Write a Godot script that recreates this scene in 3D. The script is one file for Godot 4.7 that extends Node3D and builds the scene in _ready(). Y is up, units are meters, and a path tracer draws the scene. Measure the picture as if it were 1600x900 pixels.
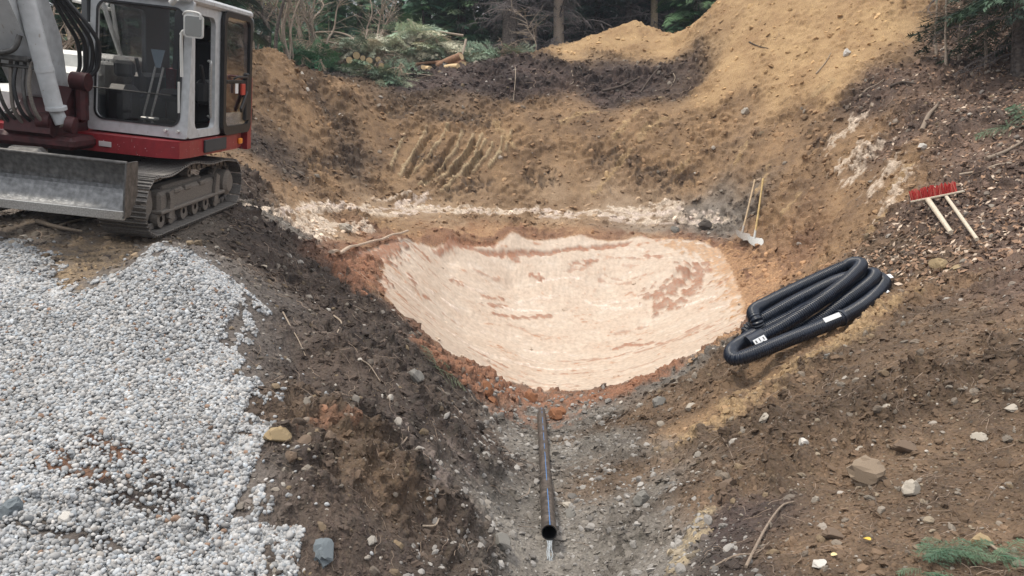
extends Node3D
# A pond being dug on a wooded hillside: clay bowl, drain trench, excavator on its pad. Units are metres; the eye stands at (0, 1.7, 0) and looks along -z.

# Survey of the ground: east, height, south, soil kind.
var survey = [
	[0.259, -0.314, -5.2, "S"], [0, -0.245, -5, "S"], [0.562, -0.232, -5.2, "S"], [0.095, -0.1, -5.7, "S"],
	[0.608, -0.075, -6.1, "S"], [-0.05, -0.076, -6, "S"], [0.397, -0.027, -10.6, "S"], [0.312, -0.039, -7.5, "S"],
	[0.032, 0.04, -7.8, "S"], [0.778, 0.079, -7.8, "S"], [0.039, -0.003, -9.4, "S"], [0.711, 0.01, -9.5, "S"],
	[-1.596, 1.5, -9.6, "D"], [-1.796, 1.55, -9, "D"], [-0.732, 0.786, -8.8, "D"], [-1.39, 1.334, -8.8, "D"],
	[-0.359, 0.371, -7.2, "D"], [-0.59, 0.579, -7.1, "D"], [-1.062, 0.962, -7.1, "D"], [-1.653, 1.405, -7.1, "D"],
	[-0.314, 0.328, -6.3, "D"], [-0.558, 0.559, -6.1, "D"], [-0.913, 0.863, -6.1, "D"], [-1.42, 1.269, -6.1, "D"],
	[-1.855, 1.442, -6.2, "D"], [-2.328, 1.767, -8, "D"], [-2.59, 2.041, -8.2, "D"], [-3.109, 2.407, -8.5, "D"],
	[-1.577, 1.031, -5.75, "D"], [-0.389, 0.23, -5.2, "D"], [-0.848, 0.619, -5.1, "B"], [-1.272, 0.873, -5.1, "B"],
	[-1.578, 1.03, -5.2, "D"], [-0.765, 0.419, -4.6, "B"], [-1.135, 0.671, -4.55, "B"], [-1.43, 0.772, -4.65, "D"],
	[-0.547, 0.137, -4.7, "D"], [-0.69, 0.217, -4.15, "D"], [-1.022, 0.507, -4.1, "D"], [-1.292, 0.565, -4.2, "D"],
	[-1.149, 0.222, -3.95, "D"], [-0.865, 0.204, -4, "D"], [-0.206, 0.18, -6.2, "D"], [-0.259, 0.144, -7.8, "D"],
	[-0.411, 0.279, -9, "D"], [-3.37, 2.095, -7.2, "A"], [-3.408, 2.348, -8.2, "A"], [-3.368, 2.674, -9.6, "D"],
	[-3.591, 1.981, -6.75, "A"], [-4.07, 2.167, -7.2, "A"], [-4.855, 2.295, -7.3, "A"], [-5.607, 2.885, -9.5, "A"],
	[-5.736, 3.707, -11.5, "D"], [-7.17, 3.612, -11.5, "D"], [-2.709, 2.063, -6.15, "G"], [-2.339, 1.846, -6.05, "G"],
	[-1.995, 1.56, -6, "G"], [-2.992, 1.798, -5.9, "G"], [-3.293, 1.634, -5.7, "G"], [-3.857, 1.7, -5.8, "G"],
	[-4.256, 1.939, -6.4, "G"], [-4.589, 2.147, -6.9, "G"], [-5.291, 2.09, -6.7, "G"], [-2.594, 1.268, -5.2, "G"],
	[-3.259, 1.089, -4.9, "G"], [-1.945, 1.052, -5.2, "G"], [-3.791, 1.022, -4.8, "G"], [-1.74, 1.039, -5.3, "G"],
	[-2.195, 0.786, -4.4, "G"], [-2.727, 0.678, -4.1, "G"], [-1.646, 0.603, -4.4, "G"], [-1.92, 0.42, -3.85, "G"],
	[-2.328, 0.391, -3.5, "G"], [-1.297, 0.241, -3.9, "G"], [-2.909, 0.391, -3.5, "G"], [-2.535, 2.038, -10.7, "R"],
	[-2.454, 2.283, -12.3, "R"], [-2.007, 2.597, -14.2, "R"], [-1.247, 2.772, -15, "C"], [0, 2.854, -15.6, "C"],
	[1.313, 2.816, -15.8, "C"], [2.594, 2.75, -15.6, "C"], [3.791, 2.61, -15.2, "R"], [4.339, 2.387, -14.5, "R"],
	[4.539, 1.911, -12.7, "R"], [3.429, 1.23, -11.3, "R"], [2.579, 0.828, -10.7, "R"], [1.746, 0.452, -10.5, "R"],
	[0.441, 0.237, -10.6, "R"], [-0.349, 0.522, -10.5, "R"], [-0.942, 0.929, -10.3, "R"], [-1.526, 1.463, -10.2, "C"],
	[-2.115, 1.876, -10.6, "R"], [0, 2.336, -15.3, "C"], [-1.239, 2.295, -14.9, "C"], [1.526, 2.31, -15.3, "C"],
	[-1.945, 2.024, -13, "C"], [0, 1.7, -14.8, "C"], [0.578, 1.122, -13.9, "C"], [0.524, 0.548, -12.6, "C"],
	[-1.172, 1.817, -14.1, "C"], [-1.546, 1.494, -12.4, "C"], [-0.845, 0.961, -12.7, "C"], [1.833, 1.7, -14.7, "C"],
	[2.195, 0.932, -13.2, "C"], [1.596, 0.503, -12, "C"], [3.305, 1.818, -14.2, "C"], [3.247, 1.281, -12.6, "C"],
	[3.112, 2.179, -14.4, "R"], [3.844, 1.926, -13.6, "R"], [-3.324, 2.719, -12.9, "M"], [-3.899, 3.059, -13.4, "M"],
	[-2.693, 3.343, -16.2, "M"], [-1.405, 3.484, -16.9, "M"], [0, 3.482, -17.15, "M"], [1.421, 3.434, -17.1, "M"],
	[2.76, 3.245, -16.6, "M"], [4.015, 3.105, -16.1, "S"], [0, 3.033, -16.2, "T"], [-2.527, 2.938, -15.2, "T"],
	[2.693, 2.939, -16.2, "S"], [-3.924, 2.877, -11.8, "D"], [-3.262, 2.624, -10.9, "S"], [-2.58, 2.103, -9.7, "D"],
	[4.51, 2.86, -15.5, "S"], [4.612, 2.452, -14.6, "T"], [0, 3.633, -17.35, "T"], [-1.421, 3.633, -17.1, "T"],
	[-2.81, 3.807, -16.9, "T"], [0, 4.86, -18.1, "T"], [-1.513, 5.028, -18.2, "T"], [-3.059, 5.218, -18.4, "T"],
	[0, 5.919, -18.8, "T"], [-1.629, 6.588, -19.6, "B"], [-3.308, 6.663, -19.9, "B"], [-4.236, 5.633, -18.2, "D"],
	[3.076, 5.852, -18.5, "T"], [1.596, 6.137, -19.2, "T"], [1.505, 4.86, -18.1, "T"], [2.943, 4.643, -17.7, "T"],
	[-3.533, 4.526, -17, "D"], [-4.48, 4.26, -15.4, "D"], [-4.015, 3.421, -13.8, "T"], [-3.631, 3.645, -15.6, "T"],
	[-4.289, 3.523, -12.9, "D"], [-4.921, 4.591, -14.8, "D"], [-4.564, 3.728, -12.2, "D"], [-5.403, 3.915, -13, "T"],
	[0, 6.787, -20.4, "K"], [0, 7.6, -21, "K"], [-2.618, 7.146, -21, "K"], [-1.796, 7.697, -21.6, "K"],
	[0.898, 8.128, -21.6, "K"], [2.519, 6.653, -20.2, "K"], [2.467, 7.903, -21.2, "K"], [4.281, 7.608, -20.6, "K"],
	[4.562, 6.588, -19.6, "K"], [-0.715, 7.83, -21.5, "K"], [3.375, 7.1, -20.3, "K"], [-5.935, 6.9, -17, "T"],
	[-5.121, 6.996, -17.6, "T"], [-6.485, 6.599, -16.6, "T"], [-4.02, 6.648, -18.6, "T"], [-5.287, 5.665, -15.9, "T"],
	[-4.522, 5.939, -17, "T"], [-3.633, 6.28, -19, "T"], [-4.389, 5.723, -17.6, "T"], [-6.305, 7.494, -20.5, "F"],
	[-4.888, 7.496, -21, "F"], [-3.824, 8.277, -23, "F"], [-2.085, 8.201, -22.8, "F"], [-4.389, 7.918, -22, "F"],
	[-0.208, 9.14, -25, "F"], [1.455, 9.264, -25, "F"], [3.767, 9.92, -23.6, "Y"], [2.677, 9.252, -23, "Y"],
	[4.589, 9.309, -23, "Y"], [1.668, 8.466, -22.3, "Y"], [2.953, 8.528, -22.2, "Y"], [4.712, 8.496, -21.8, "Y"],
	[4.323, 10.129, -26, "F"], [2.161, 9.697, -26, "F"], [4.718, 8.978, -22, "Y"], [5.692, 9.705, -21.4, "Y"],
	[6.633, 10.341, -21, "Y"], [8.03, 11.65, -21, "Y"], [7.107, 8.807, -19, "Y"], [9.975, 10.678, -20, "Y"],
	[5.528, 7.386, -19, "Y"], [6.546, 6.791, -17.5, "Y"], [4.817, 6.754, -19, "Y"], [4.464, 5.42, -17.9, "T"],
	[4.19, 4.074, -16.8, "T"], [5.287, 4.343, -15.9, "T"], [4.954, 3.186, -14.9, "T"], [6.097, 5.358, -16.3, "T"],
	[6.816, 6.267, -16.4, "Y"], [7.727, 7.179, -16.9, "Y"], [8.579, 8.134, -17.2, "Y"], [5.943, 4.077, -14.3, "T"],
	[5.403, 2.997, -13, "T"], [4.863, 2.186, -11.7, "T"], [4.713, 2.098, -12.6, "T"], [6.538, 4.672, -14.3, "T"],
	[6.918, 5.341, -14.6, "K"], [6.234, 3.778, -12.5, "T"], [5.536, 2.807, -11.1, "T"], [4.773, 2.153, -9.9, "B"],
	[7.525, 5.705, -14.6, "L"], [8.437, 5.858, -14.5, "L"], [8.645, 5.212, -13, "L"], [9.982, 6.822, -15.8, "L"],
	[9.157, 6.952, -16.2, "L"], [10.973, 7.872, -16.5, "F"], [6.983, 4.194, -12, "L"], [7.315, 3.803, -11, "L"],
	[6.803, 4.443, -13.2, "L"], [5.819, 2.947, -10, "L"], [5.852, 2.651, -8.8, "L"], [5.586, 3.009, -10.5, "L"],
	[5.062, 2.242, -8.7, "L"], [4.921, 2.008, -7.4, "L"], [6.712, 2.76, -8.5, "L"], [9.871, 5.337, -12.5, "L"],
	[2.387, 0.778, -9.9, "S"], [2.288, 0.771, -8.6, "B"], [2.843, 1.176, -9, "B"], [3.616, 1.592, -8.7, "B"],
	[3.731, 1.742, -10.2, "B"], [4.239, 1.877, -8.5, "B"], [4.456, 1.886, -8, "B"], [2.328, 0.827, -7, "B"],
	[2.826, 1.078, -6.8, "B"], [3.292, 1.316, -6.6, "B"], [3.782, 1.538, -6.5, "B"], [4.256, 1.7, -6.4, "L"],
	[1.945, 0.565, -7.8, "B"], [1.413, 0.322, -8.5, "B"], [1.06, 0.16, -8.5, "B"], [1.18, 0.106, -7.1, "S"],
	[1.621, 0.349, -6.5, "B"], [1.962, 0.572, -5.9, "B"], [2.328, 0.769, -5.6, "B"], [2.693, 0.937, -5.4, "B"],
	[3.026, 1.095, -5.2, "B"], [3.325, 1.243, -5, "B"], [3.948, 1.492, -5, "B"], [1.21, 0.257, -5.6, "B"],
	[0.964, 0.013, -5.8, "S"], [0.721, -0.165, -5.1, "S"], [1.255, 0.322, -4.95, "B"], [0.94, 0.145, -4.35, "S"],
	[0.814, 0.017, -4.45, "S"], [1.629, 0.437, -4.9, "B"], [2.057, 0.54, -4.5, "B"], [2.56, 0.712, -4.4, "B"],
	[2.86, 0.878, -4.3, "B"], [1.28, 0.324, -3.85, "D"], [1.796, 0.413, -3.6, "B"], [2.182, 0.449, -3.5, "B"],
	[2.527, 0.594, -3.8, "B"], [3.08, 0.89, -3.9, "B"], [2.167, 0.907, -7.45, "B"], [2.681, 1.089, -7.5, "T"],
	[3.211, 1.229, -7.65, "T"], [3.844, 1.5, -8, "T"], [2.66, 1.101, -8, "B"], [3.32, 1.361, -8.15, "B"],
	[4.027, 1.643, -8.5, "B"], [3.968, 1.598, -7.7, "T"], [4.833, 9.129, -22.8, "Y"], [5.23, 9.425, -24.2, "F"],
	[5.835, 10.229, -27, "F"], [6.384, 9.88, -24, "F"], [7.182, 10.79, -27, "F"], [8.313, 10.844, -25, "F"],
	[4.821, 10.74, -29, "F"], [9.352, 12.299, -25, "F"], [-3.431, 1.837, -6.35, "A"], [-3.546, 1.752, -6.2, "A"],
	[-3.292, 1.963, -6.6, "A"], [3.322, 1.294, -7.4, "T"], [2.731, 0.996, -7.3, "T"], [2.214, 0.703, -7.4, "T"],
	[1.676, 0.431, -7.2, "T"], [1.327, 0.303, -4.2, "K"], [1.272, 0.297, -4.5, "K"], [0, 3.186, -16.4, "M"],
	[-1.347, 3.208, -16.2, "M"], [1.363, 3.159, -16.4, "M"], [0.69, 0.058, -7.9, "S"], [0.918, 0.065, -6.9, "B"],
	[0.371, -0.029, -9.5, "S"], [0.346, -0.045, -8.5, "S"], [0.292, -0.094, -6.5, "S"], [-2.853, 1.939, -6, "G"],
	[0.263, -0.194, -5.45, "S"], [-1.721, 7.137, -20.7, "K"], [-0.344, 7.172, -20.7, "K"], [1.38, 7.358, -20.75, "K"],
	[-2, 0.1, -2.2, "G"], [0, -0.2, -3, "S"], [0, -0.15, -1.5, "D"], [1.5, 0.1, -2, "B"],
	[3, 0.6, -2, "B"], [-3.2, 0.1, -2, "G"], [0, 0, 2, "D"], [-4, 0, 2, "D"],
	[4, 0.6, 2, "D"], [-6, 1, -4, "G"], [-9, 3, -8, "A"], [-10, 4.6, -12, "F"],
	[-9, 6.5, -17, "F"], [-12, 7.6, -22, "F"], [-4, 7.5, -24, "F"], [-12, 8.8, -30, "F"],
	[-4, 8.7, -30, "F"], [4, 8.9, -30, "F"], [10, 10.5, -30, "F"], [16, 13, -28, "F"],
	[16, 12, -20, "F"], [14, 9, -15, "F"], [10, 6, -10, "L"], [8, 3.5, -6, "L"],
	[7, 2, -2, "L"], [-14, 11, -45, "F"], [0, 11.2, -45, "F"], [16, 14, -45, "F"],
	[-7, 2.2, -9, "A"], [12, 11.5, -21.5, "Y"]]
# soil kind: colour, second colour (linear), lumpiness
var soils = {
	"D": [Color(.092, .067, .052), Color(.037, .027, .022), 1.3],
	"B": [Color(.172, .114, .071), Color(.075, .05, .032), 1.15],
	"T": [Color(.3, .19, .102), Color(.165, .104, .06), .95],
	"Y": [Color(.46, .31, .16), Color(.32, .2, .1), .5],
	"C": [Color(.4, .24, .13), Color(.26, .13, .07), .3],
	"R": [Color(.27, .155, .095), Color(.16, .085, .052), .8],
	"S": [Color(.235, .215, .19), Color(.11, .098, .085), .9],
	"K": [Color(.085, .058, .05), Color(.04, .029, .027), 1.5],
	"M": [Color(.37, .27, .18), Color(.24, .155, .09), .6],
	"L": [Color(.185, .122, .09), Color(.07, .047, .037), 1.2],
	"G": [Color(.17, .15, .135), Color(.1, .085, .075), .4],
	"F": [Color(.05, .038, .03), Color(.03, .024, .018), 1.0],
	"A": [Color(.19, .155, .125), Color(.11, .09, .072), .3],
}
var rng := RandomNumberGenerator.new()
var used := {}

func numbered(called: String) -> String:
	var k: int = used.get(called, 0)
	used[called] = k + 1
	return called if k == 0 else "%s_%03d" % [called, k]

func tag(o: Node, label := "", category := "", group := "", kind := ""):
	if label: o.set_meta("label", label)
	if category: o.set_meta("category", category)
	if group: o.set_meta("group", group)
	if kind: o.set_meta("kind", kind)
	return o

func thing(called: String, label: String, category: String, at := Vector3.ZERO, group := "") -> Node3D:
	var o := Node3D.new()
	o.name = numbered(called)
	o.position = at
	add_child(o, true)
	tag(o, label, category, group)
	return o

func mesh_node(called: String, mesh: Mesh, mat: Material, parent: Node = null) -> MeshInstance3D:
	var o := MeshInstance3D.new()
	o.mesh = mesh
	o.name = numbered(called) if parent == null else called
	if mat: o.material_override = mat
	(self if parent == null else parent).add_child(o, true)
	return o

func copies(called: String, mesh: Mesh, mat: Material, xf: Array, tint: Array, parent: Node = null) -> MultiMeshInstance3D:
	var mm := MultiMesh.new()
	mm.transform_format = MultiMesh.TRANSFORM_3D
	mm.use_colors = tint.size() > 0
	mm.mesh = mesh
	mm.instance_count = xf.size()
	for i in xf.size():
		mm.set_instance_transform(i, xf[i])
		if tint.size(): mm.set_instance_color(i, tint[i])
	var o := MultiMeshInstance3D.new()
	o.multimesh = mm
	o.material_override = mat
	o.name = numbered(called) if parent == null else called
	(self if parent == null else parent).add_child(o, true)
	return o

func noise(kind: int, freq: float, octaves := 1, seed_ := 1) -> FastNoiseLite:
	var n := FastNoiseLite.new()
	n.noise_type = kind as FastNoiseLite.NoiseType
	n.frequency = freq
	n.seed = seed_
	n.fractal_type = FastNoiseLite.FRACTAL_FBM if octaves > 1 else FastNoiseLite.FRACTAL_NONE
	n.fractal_octaves = octaves
	return n

func noise_texture(freq: float, low: float, high: float, size := 512, kind := FastNoiseLite.TYPE_SIMPLEX_SMOOTH, octaves := 5, seed_ := 3) -> ImageTexture:
	var im := noise(kind, freq, octaves, seed_).get_seamless_image(size, size)
	im.convert(Image.FORMAT_RGB8)
	for y in size:
		for x in size:
			var v: float = low + (high - low) * im.get_pixel(x, y).r
			im.set_pixel(x, y, Color(v, v, v))
	return ImageTexture.create_from_image(im)

func normal_texture(freq: float, strength: float, size := 512, kind := FastNoiseLite.TYPE_SIMPLEX_SMOOTH, octaves := 5, seed_ := 5) -> ImageTexture:
	var im := noise(kind, freq, octaves, seed_).get_seamless_image(size, size)
	im.bump_map_to_normal_map(strength)
	return ImageTexture.create_from_image(im)

func specked(base: Color, spots: Array, count: int, seed_: int) -> ImageTexture:   # chipped and dirtied paint
	var im := noise(FastNoiseLite.TYPE_SIMPLEX_SMOOTH, .02, 5, seed_).get_seamless_image(512, 512)
	im.convert(Image.FORMAT_RGB8)
	for y in 512:
		for x in 512:
			var v: float = .78 + .3 * im.get_pixel(x, y).r
			im.set_pixel(x, y, (base * v).linear_to_srgb())
	var q := RandomNumberGenerator.new()
	q.seed = seed_
	for k in count:
		var c: Color = spots[q.randi() % spots.size()]
		var at := Vector2i(q.randi() % 500, q.randi() % 500)
		var w := q.randi_range(2, 6)
		var h := q.randi_range(2, 6) if q.randf() < .75 else q.randi_range(8, 22)
		for y in h:
			for x in w:
				if Vector2((x + .5) / w - .5, (y + .5) / h - .5).length() < .5 and q.randf() < .85:
					im.set_pixel(at.x + x if at.x + x < 512 else 0, at.y + y if at.y + y < 512 else 0, c.linear_to_srgb())
	return ImageTexture.create_from_image(im)

func paint(c: Color, rough := .6, metal := 0.0, tex: Texture2D = null, scale := 1.0, normal: Texture2D = null, nscale := 1.0) -> StandardMaterial3D:
	var m := StandardMaterial3D.new()
	m.albedo_color = c.linear_to_srgb()
	m.roughness = rough
	m.metallic = metal
	if tex:
		m.albedo_texture = tex
	if normal:
		m.normal_enabled = true
		m.normal_texture = normal
		m.normal_scale = nscale
	if tex or normal:
		m.uv1_triplanar = true
		m.uv1_scale = Vector3.ONE * scale
	return m

# ------------------------------------------------------------------ the ground
const X0 := -16.0
const D0 := -2.0
const CELL := .2
const NX := 171
const ND := 236
var grid_h := PackedFloat32Array()
var grid_c := []          # eleven channels: colour, second colour, lumps, clay edge, gravel edge
var rows := PackedFloat32Array()
var half := PackedFloat32Array()
const COLS := 1100
var surf_p := PackedVector3Array()
var surf_c := PackedColorArray()
var clay_edge = [Vector2(-2.302, -9.387), Vector2(-2.533, -10.805), Vector2(-2.534, -11.724), Vector2(-2.395, -13.404), Vector2(-2.022, -14.48), Vector2(-1.247, -15), Vector2(0, -15.6), Vector2(1.313, -15.8), Vector2(2.594, -15.6), Vector2(3.357, -15.53), Vector2(3.842, -15.154), Vector2(4.004, -14.82), Vector2(4.026, -14.246), Vector2(3.92, -13.473), Vector2(3.778, -12.451), Vector2(3.207, -10.541), Vector2(2.891, -9.882), Vector2(2.734, -10.277), Vector2(2.384, -10.427), Vector2(2.058, -10.318), Vector2(1.753, -10.543), Vector2(1.334, -10.697), Vector2(0.892, -10.726), Vector2(0.455, -10.956), Vector2(0.092, -11.126), Vector2(-0.266, -10.683), Vector2(-0.565, -10.458), Vector2(-0.728, -10.303), Vector2(-0.922, -10.089), Vector2(-1.161, -9.976), Vector2(-1.439, -9.895), Vector2(-1.72, -10.348), Vector2(-2.016, -11.547), Vector2(-2.115, -12.72), Vector2(-2.259, -12.939), Vector2(-2.392, -11.989), Vector2(-2.466, -10.987)]
var gravel_edge = [Vector2(-6.276, -6.741), Vector2(-5.237, -6.632), Vector2(-4.526, -6.806), Vector2(-4.286, -6.785), Vector2(-3.969, -6.586), Vector2(-3.72, -6.286), Vector2(-3.309, -5.704), Vector2(-3.18, -5.796), Vector2(-2.976, -5.889), Vector2(-2.835, -5.983), Vector2(-2.703, -6.136), Vector2(-2.36, -6.041), Vector2(-1.999, -6.043), Vector2(-2.02, -5.678), Vector2(-2.04, -5.477), Vector2(-1.895, -5.429), Vector2(-1.682, -5.161), Vector2(-1.581, -4.816), Vector2(-1.546, -4.648), Vector2(-1.513, -4.505), Vector2(-1.448, -4.375), Vector2(-1.421, -4.252), Vector2(-1.419, -4.143), Vector2(-1.366, -4.059), Vector2(-1.241, -4.036), Vector2(-1.099, -4.006), Vector2(-1.084, -3.953), Vector2(-1.179, -3.832), Vector2(-1.176, -3.536), Vector2(-2.822, -3.086)]
var stamp_w := PackedFloat32Array()
var stamp_h := PackedFloat32Array()
var stamp_k := PackedByteArray()
const SX := -9.0
const SD := 4.0
const SN := 1000
const SM := 950
const SC := .02

func edge_distance(poly: Array, p: Vector2) -> float:   # positive inside
	var best := 1e9
	var inside := false
	var a: Vector2 = poly[poly.size() - 1]
	for b: Vector2 in poly:
		var ab := b - a
		var t := clampf((p - a).dot(ab) / maxf(ab.length_squared(), 1e-9), 0, 1)
		best = minf(best, p.distance_squared_to(a + ab * t))
		if (a.y > p.y) != (b.y > p.y) and p.x < (b.x - a.x) * (p.y - a.y) / (b.y - a.y) + a.x:
			inside = not inside
		a = b
	return sqrt(best) * (1.0 if inside else -1.0)

func fit_ground():
	var n := survey.size()
	var px := PackedFloat32Array()
	var pd := PackedFloat32Array()
	for s in survey:
		px.append(s[0])
		pd.append(-s[2])
	var m := []
	for i in n + 1:
		var r := PackedFloat64Array()
		r.resize(n + 2)
		for j in n:
			r[j] = 1.0 if i == n else -sqrt((px[i] - px[j]) ** 2 + (pd[i] - pd[j]) ** 2)
		r[n] = 0.0 if i == n else 1.0
		r[n + 1] = 0.0 if i == n else survey[i][1]
		m.append(r)
	for c in n + 1:
		var best := c
		for r in range(c + 1, n + 1):
			if absf(m[r][c]) > absf(m[best][c]): best = r
		var tmp = m[c]
		m[c] = m[best]
		m[best] = tmp
		var pr: PackedFloat64Array = m[c]
		for r in range(c + 1, n + 1):
			var row: PackedFloat64Array = m[r]
			var f := row[c] / pr[c]
			if f != 0.0:
				for k in range(c, n + 2): row[k] -= f * pr[k]
				m[r] = row
	var w := PackedFloat64Array()
	w.resize(n + 1)
	for i in range(n, -1, -1):
		var v: float = m[i][n + 1]
		for k in range(i + 1, n + 1): v -= m[i][k] * w[k]
		w[i] = v / m[i][i]
	var cr := []
	for s in survey:
		var q = soils[s[3]]
		cr.append([q[0], q[1], q[2]])
	var ca := PackedColorArray()
	var cb := PackedColorArray()
	var am := PackedFloat32Array()
	for q in cr:
		ca.append(q[0])
		cb.append(q[1])
		am.append(q[2])
	grid_h.resize(NX * ND)
	for k in 9:
		var ch := PackedFloat32Array()
		ch.resize(NX * ND)
		grid_c.append(ch)
	var warp := noise(FastNoiseLite.TYPE_SIMPLEX_SMOOTH, .55, 3, 8)
	var clay_box := Rect2(-4.5, 8, 11.5, 10)
	for j in ND:
		var d := D0 + j * CELL
		for i in NX:
			var x := X0 + i * CELL
			var h: float = w[n]
			var wx := x + .55 * warp.get_noise_2d(x, d)
			var wd := d + .55 * warp.get_noise_2d(x + 50, d + 50)
			var wa := Color(0, 0, 0)
			var wb := Color(0, 0, 0)
			var wm := 0.0
			var ws := 0.0
			var soften := .02 + .0012 * d * d
			for k in n:
				var ex := px[k] - x
				var ed := pd[k] - d
				h -= w[k] * sqrt(ex * ex + ed * ed)
				ex = px[k] - wx
				ed = pd[k] - wd
				var q := ex * ex + ed * ed
				if q < 16.0 or d > 22.0 or ws == 0.0:
					q = 1.0 / (q + soften)
					q = q * q * q
					wa += ca[k] * q
					wb += cb[k] * q
					wm += am[k] * q
					ws += q
			var at := j * NX + i
			grid_h[at] = h
			grid_c[0][at] = wa.r / ws
			grid_c[1][at] = wa.g / ws
			grid_c[2][at] = wa.b / ws
			grid_c[3][at] = wb.r / ws
			grid_c[4][at] = wb.g / ws
			grid_c[5][at] = wb.b / ws
			grid_c[6][at] = wm / ws
			grid_c[7][at] = edge_distance(clay_edge, Vector2(x, -d)) if clay_box.has_point(Vector2(x, d)) else -2.0
			grid_c[8][at] = edge_distance(gravel_edge, Vector2(x, -d)) if d < 9.0 and x < 0.5 else -2.0

# Marks on the ground (scrapes, streaks of marl, smears): soft brush strokes of real width, in metres, with their own rise.
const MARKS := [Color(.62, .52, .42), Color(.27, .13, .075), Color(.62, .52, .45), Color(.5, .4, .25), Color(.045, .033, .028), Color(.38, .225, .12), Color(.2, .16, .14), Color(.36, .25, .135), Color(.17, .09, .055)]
func stroke(points: Array, width: float, kind: int, strength: float, rise := 0.0, ragged := .5):
	var nz := noise(FastNoiseLite.TYPE_SIMPLEX_SMOOTH, 5.0, 3, 4)
	for s in points.size() - 1:
		var a: Vector2 = points[s]
		var b: Vector2 = points[s + 1]
		var pad := width * 1.6
		var i0 := clampi(int((minf(a.x, b.x) - pad - SX) / SC), 0, SN - 1)
		var i1 := clampi(int((maxf(a.x, b.x) + pad - SX) / SC), 0, SN - 1)
		var j0 := clampi(int((minf(-a.y, -b.y) - pad - SD) / SC), 0, SM - 1)
		var j1 := clampi(int((maxf(-a.y, -b.y) + pad - SD) / SC), 0, SM - 1)
		var ab := b - a
		for j in range(j0, j1 + 1):
			for i in range(i0, i1 + 1):
				var p := Vector2(SX + i * SC, -(SD + j * SC))
				var t := clampf((p - a).dot(ab) / maxf(ab.length_squared(), 1e-6), 0, 1)
				var q := p.distance_to(a + ab * t) / width + ragged * nz.get_noise_2d(p.x, p.y) * 1.6
				if q < 1.0:
					var v := smoothstep(1.0, .45, q)
					var at := j * SN + i
					if v * strength > stamp_w[at]:
						stamp_w[at] = v * strength
						stamp_k[at] = kind
					if absf(rise * v) > absf(stamp_h[at]): stamp_h[at] = rise * v

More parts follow.
